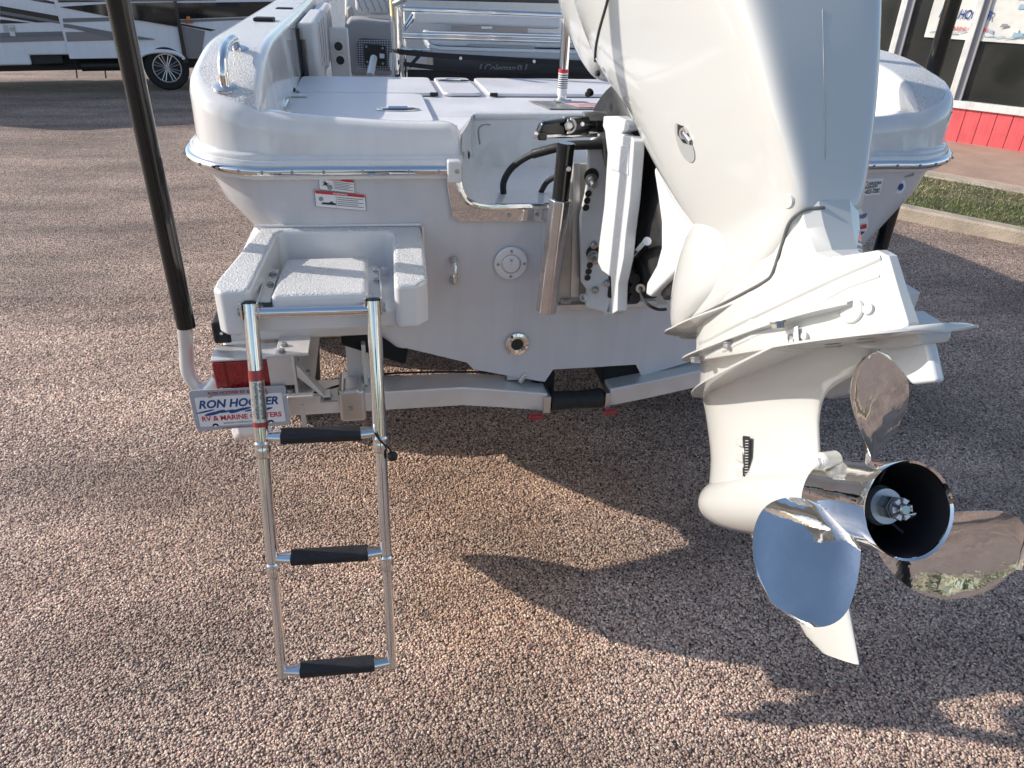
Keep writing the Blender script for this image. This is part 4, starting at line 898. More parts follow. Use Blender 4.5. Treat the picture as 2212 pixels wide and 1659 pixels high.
for t, r_, n_ in ((.333, .0175, 0), (.660, .0150, 1), (.984, .0125, 2)):
    a, c = lp_(1, t), lp_(0, t); d = (c-a).normalized(); f = (bot_l-top_l).normalized().cross(d).normalized()
    wd = .195; mid = (a+c)/2
    ax = (bot_l-top_l).normalized()
    b = MB(); st_ = mid-d*wd/2; en = mid+d*wd/2
    prof = [(.021, -.010), (.021, .008), (.015, .014), (-.015, .014), (-.021, .008), (-.021, -.010), (-.013, -.015), (.013, -.015)]
    nrm = Vector((0, -.10, 1)).normalized(); out = d.cross(nrm).normalized()
    b.loft([[st_+out*p_+nrm*q_ for p_, q_ in prof], [en+out*p_+nrm*q_ for p_, q_ in prof]]); tr = obj('tread', b, M['foam'], lad, bevel=.003)
    for s_, e_ in ((a, st_), (c, en)):
        b = MB(); dd = (e_-s_).normalized(); L_ = (e_-s_).length
        rings = []
        for k in range(7):
            q = k/6; rad = .0105+.0035*q; rx = .011+.008*q
            rings.append([s_+dd*(L_*q+.002)+out*rx*math.cos(2*math.pi*i/16)+nrm*rad*math.sin(2*math.pi*i/16) for i in range(16)])
        b.loft(rings); obj('tread_socket', b, M['chrome'], tr)
# label sleeve on the port rail
a = lp_(1, .162); c = lp_(1, .305); d = (c-a).normalized(); L_ = (c-a).length
b = MB(); b.lathe([(0, .0178), (L_, .0178)], a, d, 28, cap=False); ls = obj('label', b, mat('clear_printed_label', (.62, .61, .60), .2, .7, vary=.3, vscale=120), lad)
b = MB(); b.lathe([(0, .0181), (.026, .0181)], a, d, 28, cap=False); b.lathe([(L_-.012, .0181), (L_, .0181)], a, d, 28, cap=False); obj('label_band', b, mat('translucent_red_band', (.34, .05, .055), .25, .3), ls)
cu = MB(); f = (C-a); f = (f-d*f.dot(d)).normalized(); sd = d.cross(f).normalized(); rl = random.Random(3)
for k in range(26):
    q = .030+k*(L_-.05)/26
    for (a0_, a1_) in ((-60, -8), (0, 30)):
        e0 = a0_+rl.uniform(0, 8); e1 = a1_-rl.uniform(0, 14); n = 6
        v = [a+d*(q+h)+(f*math.cos(R(e0+(e1-e0)*i/n))+sd*math.sin(R(e0+(e1-e0)*i/n)))*.0182 for h in (0, .0022) for i in range(n+1)]
        cu.add(v, [(i, i+1, i+n+2, i+n+1) for i in range(n)])
obj('label_print', cu, M['black'], ls, smooth=False)
# hinge brackets and upper cross tube
for l in (1, 0):
    p = lp_(l, 0)
    b = MB(); x = p.x; b.box(x-.022, x-.017, -.365, -.17, 1.315, 1.360); b.box(x+.017, x+.022, -.365, -.17, 1.315, 1.360); b.box(x-.017, x+.046 if l else x+.017, -.335, -.12, 1.346, 1.351)
    br = obj('bracket', b, M['chrome'], lad, bevel=.002)
    b = MB(); xx = x+.035 if l else x+.012
    bolt_head(b, (xx, -.16, 1.351), (0, 0, 1), .008, .006); obj('bolt', b, M['steel'], br)
    b = MB(); bolt_head(b, (xx, -.23, 1.351), (0, 0, 1), .008, .006); obj('bolt', b, M['steel'], br)
    b = MB(); q = p+Vector((0, -.0, -.018)); b.tube([q+Vector((-.029, 0, 0)), q+Vector((-.023, 0, 0))], .012, 16); b.tube([q+Vector((.023, 0, 0)), q+Vector((.029, 0, 0))], .012, 16); obj('pivot_bolt', b, M['steel'], br)
a = lp_(1, .022); c = lp_(0, .022); b = MB(); b.tube([a, c], .0125, 24); obj('cross_tube', b, M['chrome'], lad)
# strap with ball
p = lp_(0, .335); b = MB(); q = W(848, 985, y=p.y-.03)
b.tube(smooth_path([p+Vector((-.012, -.018, .012)), p+Vector((.002, -.024, -.012)), p.lerp(q, .6)+Vector((.004, -.01, 0)), q], 6), .0028, 8); cd = obj('lanyard', b, M['rubber'], lad)
b = MB(); b.lathe([(-.013, .002), (-.011, .008), (-.005, .0125), (.002, .0135), (.008, .010), (.012, .003)], q, (0, 0, 1), 20); obj('lanyard_ball', b, M['rubber'], cd)

# ================================================================== TRAILER
tr = thing('boat_trailer', (0, 0, 0), 'aluminium boat trailer with carpeted bunks and tall black guide posts', 'trailer')
# rear cross member, dropping to the keel roller
def beam(pts, h, w, name='cross_member', material=M['alu_white'], web=None):
    b = MB(); rings = []
    for p in pts: p = Vector(p); rings.append([p+Vector((0, -w/2, -h/2)), p+Vector((0, -w/2, h/2)), p+Vector((0, w/2, h/2)), p+Vector((0, w/2, -h/2))])
    b.loft(rings); return obj(name, b, material, tr, bevel=.004)
yb_ = -.02
beam([(-.97, yb_, .895), (-.44, yb_, .892), (-.30, yb_, .872), (-.165, yb_, .850)], .066, .10)
beam([(.045, yb_, .852), (.18, yb_, .872), (.36, yb_, .905), (.95, yb_, .905)], .066, .10)
b = MB(); b.lathe([(0, .0), (0, .030), (.004, .033), (.085, .029), (.17, .033), (.174, .030), (.174, 0)], (-.150, yb_-.03, .842), (1, 0, 0), 28, cap=False); kr = obj('keel_roller', b, M['rubber'], tr)
b = MB(); b.tube([(-.19, yb_-.03, .842), (.055, yb_-.03, .842)], .009, 12); b.box(-.180, -.155, yb_-.06, yb_+.03, .815, .875); b.box(.028, .045, yb_-.06, yb_+.03, .815, .875); obj('roller_bracket', b, M['alu'], kr, bevel=.002)
for x in (-.205, .045):
    b = MB(); b.box(x-.024, x+.024, yb_-.078, yb_-.055, .800, .820); obj('marker_light', b, M['redlens'], tr, bevel=.006)
# clamp wrapped on the beam and the stud beside it
b = MB(); b.box(-.818, -.740, -.085, .05, .835, .945); b.box(-.805, -.755, -.088, .0, .930, .950); cp = obj('beam_clamp', b, M['alu'], tr, bevel=.01)
b = MB(); bolt_head(b, (-.785, -.086, .885), (0, -1, 0), .006, .003); obj('bolt', b, M['steel'], cp)
# longitudinal I beams (port is seen end on)
def ibeam(x, name='frame_rail'):
    b = MB(); y0, y1 = -.14, 5.5; w = .045
    b.box(x-w, x+w, y0, y1, 1.100, 1.108); b.box(x-w, x+w, y0, y1, .972, .980); b.box(x-.004, x+.004, y0, y1, .980, 1.100)
    return obj(name, b, M['alu_white'], tr, bevel=.0015)
xi = -.928
ib = ibeam(xi); ib2 = ibeam(-xi)
# sloping end: top flange reaches aft
b = MB()
for (x, y, z) in ((xi-.025, -.085, 1.108), (xi-.028, -.125, 1.108), (xi-.02, -.13, .98), (xi-.02, -.10, .98)): b = MB(); bolt_head(b, (x, y, z), (0, 0, 1), .009, .009); obj('bolt', b, M['steel'], ib)
b = MB(); b.prism([(xi+.005, -.135, 1.07), (xi+.005, -.135, 1.03), (xi+.07, -.115, .945), (xi+.09, -.115, .945), (xi+.09, -.115, .952), (xi+.072, -.115, .952), (xi+.012, -.132, 1.06)], (0, .04, 0)); g_ = obj('gusset', b, M['alu_white'], tr, bevel=.002)
b = MB(); b.box(xi+.06, xi+.11, -.12, -.06, .932, .938); bolt_head(b, (xi+.085, -.09, .938), (0, 0, 1), .008, .008); b.tube([(xi+.03, -.10, .985), (xi+.03, -.10, 1.03)], .010, 10); obj('bolt', b, M['steel'], g_)
b = MB(); b.tube(smooth_path([(-.93, -.05, 1.07), (-.90, -.075, .95), (-.82, -.03, .935), (-.70, .045, .925), (-.5, .045, .922), (-.3, .045, .905), (-.17, .03, .885)], 6), .0035, 8); obj('wiring', b, M['rubber'], tr)
# small tan strap under the rail
b = MB(); b.box(xi+.0, xi+.014, -.13, -.125, .855, .935); obj('ground_tab', b, M['metaltan'], tr)
# bunk uprights and carpeted bunks
for x, sgn in ((-.735, -1), (.735, 1)):
    b = MB(); b.box(x-.055, x+.055, .01, .02, .93, 1.09); b.box(x-.006, x+.006, -.03, .012, .93, 1.07); obj('bunk_upright', b, M['alu_white'], tr, bevel=.002)
    b = MB(); rr = []
    for y in (.015, 4.6): rr.append([Vector((x+dx, y, zz)) for dx, zz in ((-.09*1, 1.125-.045*sgn*-1*0), (.10, 1.045 if sgn < 0 else 1.125), (.10, .99 if sgn < 0 else 1.07), (-.09, 1.07 if sgn < 0 else .99))])
    if sgn < 0: rr = [[Vector((-.80, y, 1.14)), Vector((-.60, y, 1.035)), Vector((-.61, y, .975)), Vector((-.80, y, 1.055))] for y in (.0, 4.6)]
    else: rr = [[Vector((.80, y, 1.14)), Vector((.60, y, 1.035)), Vector((.61, y, .975)), Vector((.80, y, 1.055))] for y in (.0, 4.6)]
    b.loft(rr); obj('bunk', b, M['carpet'], tr, bevel=.012, bseg=3)
for x in (-.125, .125):
    b = MB(); b.box(*((-.205, -.125) if x < 0 else (.035, .175)), -.005, 3.0, *((.840, .925) if x < 0 else (.862, .942))); obj('inner_bunk', b, M['carpet'], tr, bevel=.015, bseg=3)
b = MB(); b.box(-.29, -.24, -.01, .06, .905, .96); b.prism([(-.245, -.03, .90), (-.225, -.03, .93), (-.235, -.03, .94), (-.255, -.03, .91)], (0, .05, 0)); obj('bunk_clip', b, M['alu'], tr, bevel=.003)
# second cross member further forward with black end cap, guide carrier
b = MB(); zb = 1.105; yb2 = .42
P2 = W(600, 735, y=-.03)
b.box(-1.125, -.70, -.025, .055, P2.z, P2.z+.062); cb = obj('cross_member', b, M['alu_white'], tr, bevel=.004)
b = MB(); b.box(-1.155, -1.105, -.03, .06, P2.z-.004, P2.z+.066); ec = obj('end_cap', b, M['rubber'], cb, bevel=.008)
b = MB(); b.lathe([(0, .005), (.002, .004)], (-1.13, -.03, P2.z+.03), (0, -1, 0), 12); obj('screw', b, M['white'], ec)
b = MB()
for x in (-1.085, -.975): b = MB(); b.lathe([(0, .014), (.003, .013), (.003, .008), (.006, .007)], (x, -.025, P2.z+.032), (0, -1, 0), 16); obj('bolt', b, M['alu'], cb)
b = MB(); b.box(.70, 1.12, -.025, .055, P2.z, P2.z+.062); obj('cross_member', b, M['alu_white'], tr, bevel=.004)
for y in (1.2, 2.6, 4.0):
    b = MB(); b.box(-.93, .93, y-.05, y+.05, .80, .90); obj('cross_member', b, M['alu_white'], tr, bevel=.004)
# light bar: angle, lamp, licence plate
zl = W(530, 768, y=-.12)
for sgn in (-1, 1):
    k_ = 1 if sgn < 0 else -1
    def bx(m_, x0, x1, *r_, mi=0): m_.box(min(k_*x0, k_*x1), max(k_*x0, k_*x1), *r_, mi)
    b = MB(); bx(b, -1.150, -.93, -.125, -.03, 1.088, 1.093); bx(b, -1.0, -.93, -.125, -.120, 1.0, 1.093); bx(b, -1.15, -.93, -.035, -.03, .995, 1.09); la = obj('lamp_bracket', b, M['alu_white'], tr, bevel=.001)
    b = MB(); bx(b, -1.150, -.975, -.120, -.045, .992, 1.084); lm = obj('tail_lamp', b, M['redlens'], tr, bevel=.005)
    b = MB(); bx(b, -1.118, -1.114, -.1225, -.12, .998, 1.082); bx(b, -1.018, -1.014, -.1225, -.12, .998, 1.082); obj('lens_rib', b, mat('dark_red_lens_rib', (.22, .005, .008), .3), lm)
    b = MB(); 
    for x, z in ((-1.135, 1.0), (-.985, 1.0), (-.985, 1.075)): bolt_head(b, (k_*x, -.121, z), (0, -1, 0), .004, .001)
    obj('screw', b, M['steel'], lm)
    # guide post: aluminium elbow and black sleeve
    q = [Vector((k_*-1.15, -.075, 1.01)), Vector((k_*-1.185, -.075, .972)), Vector((k_*-1.215, -.065, .985)), Vector((k_*-1.232, -.06, 1.03)), Vector((k_*-1.225, -.055, 1.10)), Vector((k_*-1.214, -.05, 1.2))]
    if sgn > 0: q = [Vector((p_.x+.02, p_.y+.42, p_.z)) for p_ in q]
    b = MB(); b.tube(smooth_path(q, 6), .020, 20); gpn = obj('guide_post', b, M['alu_white'], tr)
    top = Vector((k_*-1.213, q[-1].y, 3.1)); top = Vector((q[-1].x, q[-1].y, 3.1)); b = MB(); b.tube([q[-1]+Vector((0, 0, -.035)), q[-1]+Vector((0, 0, .4)), top], .0255, 28); obj('guide_sleeve', b, M['pvc'], gpn)
    if sgn > 0:
        b = MB(); b.box(.95, 1.2, .25, .40, 1.0, 1.06); obj('guide_arm', b, M['alu_white'], gpn, bevel=.003)
b = MB(); bx0 = -1.12; b.box(-1.13, -.98, -.128, -.123, .975, 1.0); obj('plate_holder', b, M['greyframe'], tr)
# licence plate
px0, px1, pz0, pz1 = -1.222, -.958, .872, 1.006; py = -.135
lcp = thing('licence_plate', (px0, py, pz0), 'white dealer licence plate with blue and red lettering under tail lamp', 'licence plate')
def rrect(x0, x1, z0, z1, r_, y):
    P = []
    for cx, cz, a in ((x1-r_, z1-r_, 0), (x0+r_, z1-r_, 90), (x0+r_, z0+r_, 180), (x1-r_, z0+r_, 270)): P += [(cx+r_*math.cos(R(a+22.5*i)), y, cz+r_*math.sin(R(a+22.5*i))) for i in range(5)]
    return P
b = MB(); b.prism(rrect(px0, px1, pz0, pz1, .010, py), (0, .003, 0)); pf_ = obj('plate_frame', b, M['greyframe'], lcp, bevel=.001)
b = MB(); b.prism(rrect(px0+.013, px1-.013, pz0+.014, pz1-.022, .004, py-.001), (0, -.0008, 0)); pfa = obj('plate_face', b, M['white'], lcp)
b = MB()
for x, z in ((px0+.055, pz1-.017), (px1-.055, pz1-.017)): b.lathe([(0, .012), (.0015, .012)], (x, py, z), (0, -1, 0), 18)
for x in (px0+.055, px1-.055): b.lathe([(0, .009), (.0018, .009)], (x, py, pz0+.014), (0, -1, 0), 18)
obj('plate_tab', b, M['greyframe'], lcp)
b = MB()
for x in (px0+.055, px1-.055): bolt_head(b, (x, py-.0015, pz1-.019), (0, -1, 0), .005, .002)
obj('screw', b, M['steel'], lcp)
b = MB()
for x in (px0+.055, px1-.055): b.lathe([(0, .0035), (.0003, .0035)], (x, py-.002, pz0+.014), (0, -1, 0), 12)
obj('plate_hole', b, M['white'], lcp)
X_ = (1, 0, 0); Z_ = (0, 0, 1); yt = py-.0022
text('RON HOOVER RV & MARINE', (px0+.052, yt, pz1-.017), X_, Z_, .160, .011, mat('maroon_print', (.30, .03, .06), .4), lcp, bold=.02)
text('RON HOOVER', (px0+.020, yt, pz0+.074), X_, Z_, .218, .028, M['blue'], lcp, shear=.28, bold=.035)
text('RV & MARINE CENTERS', (px0+.022, yt, pz0+.032), X_, Z_, .220, .017, M['red'], lcp, bold=.03)
text('www.ronhoover.com', (px0+.078, yt, pz0+.019), X_, Z_, .115, .008, M['black'], lcp)
text('www.ronhoover.com', (px0+.072, yt, pz0+.003), X_, Z_, .120, .007, mat('maroon_print', (.30, .03, .06), .4), lcp)
rs_ = random.Random(2); b = MB()
for k in range(9):
    x = px0+.035+k*.020; z = pz0+.060+rs_.uniform(-.004, .005); l = rs_.uniform(.012, .034); h = rs_.uniform(.0025, .006)
    n = 12; b.prism([(x+l*math.cos(2*math.pi*i/n)*.8, yt-.0002*(k % 3), z+h*math.sin(2*math.pi*i/n)+l*.3*math.cos(2*math.pi*i/n)*.5) for i in range(n)], (0, -.0003, 0))
obj('splash_emblem', b, M['blue'], lcp)
# fenders and wheels; rear end of the fender is shaped for its ground shadow
for sgn in (-1, 1):
    FP = [(.43, .41), (.25, .53), (.09, .70), (.07, .85), (.08, 1.0), (.18, 1.11), (.5, 1.15), (1.2, 1.13), (2.6, 1.10), (3.0, .95), (3.1, .6), (3.0, .6), (2.88, .8), (2.5, .62), (1.3, .58), (1.15, .60), (1.03, .69), (.89, .82), (.81, .95), (.70, .97), (.58, .85), (.42, .67), (.445, .52)]
    b = MB(); b.prism([(sgn*1.165, y, z) for y, z in FP], (-sgn*.11, 0, 0)); b.v = [(x+sgn*1.75*q_, y+.62*q_, z+q_) for (x, y, z) in b.v for q_ in [.075*min(1, max(0, (.66-z)/.28)) if y < 1 else 0]]; fe = obj('fender', b, M['rvwhite'], tr, ang=50, bevel=.012, bseg=3)
    for y in (1.52, 2.40):
        b = MB(); wc = Vector((sgn*1.14, y, .38)); b.lathe([(-.10, .22), (-.10, .34), (-.08, .375), (.08, .375), (.10, .34), (.10, .22)], wc, (1, 0, 0), 40); wh = obj('wheel', b, M['tyre'], tr)
        b = MB(); b.lathe([(sgn*.09, .20), (sgn*.102, .21), (sgn*.07, .17), (sgn*.075, .05), (sgn*.09, .04), (sgn*.09, .0)], wc, (1, 0, 0), 40, cap=False); obj('rim', b, M['wheel_alloy'], wh)
# trailer tongue stand keeps the frame up (out of sight, forward)
b = MB(); b.box(-.05, .05, 4.5, 7.2, .82, .92); obj('tongue', b, M['alu_white'], tr)
for y in (1.52, 2.40): b = MB(); b.tube([(-1.1, y, .38), (1.1, y, .38)], .03, 12); obj('axle', b, M['steel'], tr)
for x in (-.80, .80): b = MB(); b.box(x-.03, x+.03, 1.3, 2.7, .40, .80); obj('suspension_hanger', b, M['blackmat'], tr)

# ================================================================== TRANSOM POLE, PLATE AND OUTBOARD
ap = thing('anchor_pole', (-.2, -.16, 1.22), 'thick aluminium sleeve holding a short black pole on the transom left of motor', 'pole holder')
a_t = W(1222, 320, y=-.17); a_m = W(1211, 430, y=-.17); a_b = W(1180, 672, y=-.17)
dd_ = (a_t-a_b).normalized()
b = MB(); b.tube([a_b, a_m], .031, 8); b2_ = obj('sleeve', b, M['alu_pol'], ap, ang=20, bevel=.004, bseg=3)
b = MB(); b.tube([a_m+dd_*-.03, a_t], .0225, 28); b.lathe([(0, .0245), (.010, .0245), (.013, .021)], a_t, dd_, 28); bp_ = obj('pole_end', b, M['blackgloss'], ap)
b = MB(); bolt_head(b, W(1228, 365, y=-.196), (0, -1, 0), .005, .003); obj('screw', b, M['chrome'], bp_)
b = MB(); b.box(a_m.x-.015, a_m.x+.015, -.15, -.02, 1.27, 1.44); obj('pole_bracket', b, M['alu_white'], ap)

mo = thing('outboard_motor', (0, -.1, 1.2), 'large white outboard motor tilted up on the transom with polished propeller', 'outboard motor')
TT = R(31.5); EO = Vector((0, -.656, 1.298)); Ee = Vector((0, -math.cos(TT), math.sin(TT))); Es = Vector((0, -math.sin(TT), -math.cos(TT)))
def E(a, d, x): return EO+Ee*a+Es*d+Vector((x, 0, 0))
def ring(a0, a1, w, p, d, n=88, dd=0, wedge=0):
    P = []; mid = (a0+a1)/2; h = (a1-a0)/2
    for i in range(n):
        q = 2*math.pi*i/n; c = math.cos(q); s = math.sin(q)
        p_ = p if c > 0 else min(p, 4.0)
        aa = abs(c)**(2/p_)*(1 if c > 0 else -1); xx = abs(s)**(2/p_)*(1 if s > 0 else -1)
        P.append(E(mid+h*aa, d+dd*aa, w*xx*(1-wedge*max(0, (aa+.35)/1.35)**1.7)))
    return P
def eloft(name, keys, material, par=mo, n=6, ang=40, wedge=0):
    """keys: (d, a_front, a_rear, half width, squareness, tilt of section)"""
    K = keys_interp(keys, n); b = MB(); b.loft([ring(k[1], k[2], k[3], k[4], k[0], dd=k[5], wedge=wedge) for k in K]); return obj(name, b, material, par, ang=ang)
# rear housing panel ("apron") from the cowling down to the seam
apron = eloft('midsection_cover', [(-1.30, -.24, .34, .20, 6, 0), (-1.10, -.22, .44, .20, 6.5, 0), (-.90, -.19, .515, .192, 7, 0), (-.72, -.11, .562, .170, 8, 0), (-.56, .005, .582, .138, 9, 0),
    (-.43, .075, .592, .112, 9, 0), (-.33, .138, .592, .092, 9, 0), (-.25, .188, .590, .074, 8, 0), (-.205, .196, .585, .066, 7, .0), (-.168, .150, .574, .070, 5, -.008), (-.125, .095, .545, .080, 3.6, -.015), (-.085, .075, .505, .086, 3.0, -.02), (-.062, .082, .46, .080, 2.8, -.02)], M['eng'])
eloft('lower_mount_cover', [(-.275, .20, .27, .050, 2, 0), (-.255, .150, .345, .068, 2.0, 0), (-.22, .120, .385, .082, 2.1, -.004), (-.18, .096, .405, .092, 2.2, -.010), (-.14, .076, .415, .099, 2.2, -.016), (-.10, .066, .405, .100, 2.2, -.02), (-.075, .070, .36, .093, 2.2, -.02), (-.062, .10, .30, .08, 2.2, -.02)], M['eng'])
# lower driveshaft housing
def hring(d, a0, am, a1, w, wr, tip=.012):
    half = [(a0, tip), (a0+.018, w*.45), (a0+.055, w*.80), (a0+.12, w*.97), (am, w), ((am+a1)/2, (w+wr)/2+.006), (a1-.012, wr+.002), (a1, wr*.55)]
    return [E(a, d, -x) for a, x in half]+[E(a, d, x) for a, x in half[::-1]]
b = MB(); b.loft([hring(*k) for k in ((-.20, .38, .48, .585, .056, .046), (-.160, .30, .48, .590, .064, .042), (-.122, .24, .48, .600, .074, .036), (-.110, .22, .48, .618, .078, .030), (-.104, .20, .47, .680, .081, .013), (-.092, .185, .47, .700, .084, .011), (-.04, .170, .47, .715, .087, .012), (.0, .165, .47, .728, .089, .014), (.012, .170, .47, .725, .085, .012))])
obj('driveshaft_housing', b, M['eng'], mo, ang=24, bevel=.006, bseg=3)
# spray plate
def eplate(name, outline, dfun, th, material, par=mo, nx=9, bevel=.0):
    """outline: (a, half width); a thin curved plate closed top and bottom"""
    b = MB(); O_ = keys_interp(outline, 4); rr = []
    for a, w in O_:
        w = max(w, .0015); top_ = []; bot_ = []
        for i in range(nx):
            x = w*(-1+2*i/(nx-1)); e = 1-abs(x/w)**6*.7; t = th*e
            top_.append(E(a, dfun(a, x)-t/2, x)); bot_.append(E(a, dfun(a, x)+t/2, x))
        rr.append(top_+bot_[::-1])
    b.loft(rr); return obj(name, b, material, par, ang=50)
eplate('spray_plate', [(.060, .012), (.075, .05), (.11, .088), (.18, .110), (.28, .108), (.36, .094), (.44, .078), (.50, .060)], lambda a, x: -.050-.10*max(0, a-.2)-.02*(abs(x)/.1)**2*.3, .010, M['eng'])
# upper flange with the bolts under it
eplate('housing_flange', [(.125, .01), (.14, .05), (.175, .082), (.24, .098), (.36, .099), (.46, .096), (.55, .088), (.62, .070), (.66, .045)], lambda a, x: .006-.085*max(0, a-.16), .010, M['eng'])
HT = [(-.20, .38, .48, .585, .056, .046), (-.160, .30, .48, .590, .064, .042), (-.122, .24, .48, .600, .074, .036), (-.110, .22, .48, .618, .078, .030), (-.104, .20, .47, .680, .081, .013), (-.092, .185, .47, .700, .084, .011), (-.04, .170, .47, .715, .087, .012), (.012, .165, .47, .728, .089, .014)]
def hsx(a, d):
    d = min(max(d, HT[0][0]), HT[-1][0])
    for k0, k1 in zip(HT[:-1], HT[1:]):
        if d <= k1[0]: break
    t = (d-k0[0])/(k1[0]-k0[0]); _, a0, am, a1, w, wr = [p+(q-p)*t for p, q in zip(k0, k1)]
    if a < am: return w*min(1, .8+.2*max(0, (a-a0-.055))/max(.01, am-a0-.055)) if a > a0+.055 else w*.8
    return w+(wr+.002-w)*min(1, (a-am)/(a1-.012-am))
def onH(u, v, out=0):
    x = -.07
    for _ in range(8):
        p = W(u, v, x=x); q = p-EO; x = -(hsx(q.dot(Ee), q.dot(Es))+out)
    return W(u, v, x=x)
from mathutils.bvhtree import BVHTree
def surf(*objs):
    T_ = []
    for o in objs:
        T_.append(BVHTree.FromPolygons([v.co+ORG[o] for v in o.data.vertices], [tuple(p.vertices) for p in o.data.polygons]))
    def f(u, v, out=0):
        r = (fw+rt*((u-1106)/FPX)+dn*((v-829.5)/FPX)).normalized(); best = None
        for t_ in T_:
            h_ = t_.ray_cast(C, r)
            if h_[0] is not None and (best is None or h_[3] < best[2]): best = (h_[0], h_[1], h_[3])
        if best is None: return None
        n_ = best[1]; n_ = n_ if n_.dot(r) < 0 else -n_
        return best[0]+n_*out, n_
    return f
house = [o for o in bpy.data.objects if o.name == 'driveshaft_housing'][0]
onE = surf(apron, house)
onH2 = surf(house)
def onpts(pts, out=0, f=None):
    return [q[0] for q in [(f or onE)(u, v, out) for u, v in pts] if q]
# seam between cover and housing: dark bead painted for the shade in the gap
sm_pts = [(1824, 457), (1780, 449), (1742, 452), (1718, 466), (1703, 486), (1692, 520), (1680, 558), (1668, 592), (1655, 606), (1620, 626), (1570, 652), (1510, 681), (1450, 705)]
sm_x = [.020, -.015, -.044, -.062, -.068, -.073, -.077, -.082, -.084, -.088, -.091, -.094, -.094]
sm2 = [tuple(Vector((p[0], p[1]))) for p in smooth_path([Vector((u, v, 0)) for u, v in sm_pts[1:]], 5)]
b = MB(); b.tube(onpts(sm2, .0002), .0028, 8); obj('seam_shade', b, mat('seam_shade_dark', (.12, .12, .12), .5), mo)
rb2 = [tuple((p.x, p.y)) for p in smooth_path([Vector((u, v, 0)) for u, v in ((1512, 742), (1580, 706), (1660, 668), (1740, 630), (1820, 594), (1870, 572), (1903, 557))], 5)]
b = MB(); b.tube(onpts(rb2, -.002, surf(house)), .0045, 8); obj('housing_rib', b, M['eng'], mo)
rb3 = [tuple((p.x, p.y)) for p in smooth_path([Vector((u, v, 0)) for u, v in ((1560, 758), (1660, 712), (1720, 690), (1775, 652), (1830, 622), (1900, 596))], 5)]
b = MB(); b.tube(onpts(rb3, -.0025, surf(house)), .0042, 8); obj('housing_rib', b, M['eng'], mo)
# gearcase upper body and plate
gc = eloft('gearcase', [(-.03, .17, .655, .060, 3, 0), (.0, .15, .655, .064, 3, 0), (.03, .13, .64, .056, 2.8, .01), (.06, .10, .60, .048, 2.4, 0), (.085, .098, .530, .040, 2.2, 0), (.12, .104, .505, .036, 2.1, 0), (.17, .112, .498, .036, 2.1, 0), (.21, .116, .500, .038, 2.1, 0), (.25, .112, .515, .046, 2.2, -.006), (.285, .098, .53, .052, 2.3, -.02), (.305, .13, .51, .046, 2.2, -.03), (.322, .18, .47, .03, 2.2, -.03)], M['eng'], n=8, wedge=.45)
eplate('cavitation_plate', [(.115, .006), (.13, .040), (.17, .066), (.26, .092), (.36, .105), (.50, .112), (.60, .113), (.66, .106), (.70, .097), (.735, .084), (.757, .068), (.770, .052), (.778, .032), (.781, .014), (.782, .004)],
       lambda a, x: (.082-.070*min(1, max(0, (a-.12)/.46))**1.0 + .004*max(0, (a-.6))*5*0) + .006*max(0, a-.7), .011, M['eng'])
# shoulder over the plate towards the trim tab
b = MB(); b.loft([[E(.60, .004, -.018), E(.60, .004, .018), E(.60, .02, .018), E(.60, .02, -.018)], [E(.70, .006, -.030), E(.70, .006, .030), E(.70, .032, .026), E(.70, .032, -.026)], [E(.765, .012, -.026), E(.765, .012, .026), E(.765, .030, .02), E(.765, .030, -.02)]]); obj('tab_mount', b, M['eng'], mo, bevel=.006)
b = MB(); poly = [(.645, .016), (.685, .040), (.726, .080), (.768, .078), (.760, .035), (.752, .010)]
b.prism([E(a, d, -.010) for a, d in poly], (.016, 0, 0)); obj('trim_tab', b, M['cast'], mo, bevel=.005, bseg=3)
for a in (.63, .70):
    b = MB(); b.lathe([(0, .012), (.002, .010)], E(a, .0195+.006*(a-.7), -.05), Es, 16); obj('plug', b, M['greyp'], mo)
# torpedo
TC = .256
ax_prof = keys_interp([(.072, .001), (.076, .016), (.088, .030), (.112, .042), (.150, .051), (.20, .057), (.27, .061), (.35, .062), (.43, .062), (.50, .061), (.535, .0600)], 4)
b = MB(); rr = []
for h, r_ in ax_prof:
    dc_ = .312-.130*(h-.07); rr.append([E(h, dc_+r_*math.cos(2*math.pi*i/48), r_*math.sin(2*math.pi*i/48)) for i in range(48)])
b.loft(rr); obj('torpedo', b, M['eng'], gc)
b = MB(); rr = []
for i in range(14):
    t = i/13; d = .318+t*(.500-.318)
    af = .225+(.435-.225)*t; ar = .525+(.558-.525)*t; w = .020*(1-t)+.006
    if t > .93: af += .03
    rr.append(ring(af, ar, w, 2.4, d-(.0), n=28, dd=-.006*t))
b.loft(rr); obj('skeg', b, M['eng'], gc, ang=40)
# water intake grille with printed black decal, bolt, and plugs
b = MB(); P = [(.330, .125), (.352, .125), (.352, .185), (.345, .215), (.328, .232), (.310, .232), (.322, .20), (.330, .17)]
def onleg(u, v, out=.0): return W(u, v, x=-.0385-out)
b = MB(); b.prism([onleg(u, v) for u, v in ((1606, 941), (1620, 943), (1620, 985), (1615, 1015), (1608, 1036), (1598, 1034), (1607, 1010), (1609, 975))], (-.0012, 0, 0)); dc = obj('intake_decal', b, M['black'], gc)
b = MB()
for k in range(13):
    v = 952+k*6; a, c = onleg(1610-.2*k*.3, v, .0014), onleg(1617-.2*k*.5, v, .0014); b.tube([a, c], .0006, 4)
obj('decal_print', b, M['white'], dc)
for k, v in enumerate((946, 980, 1012)):
    b = MB(); b.prism([onleg(1590, v+2), onleg(1606, v-3), onleg(1607, v+20), onleg(1592, v+14)], (-.003, 0, 0)); obj('intake_slat', b, M['eng'], gc, bevel=.001)
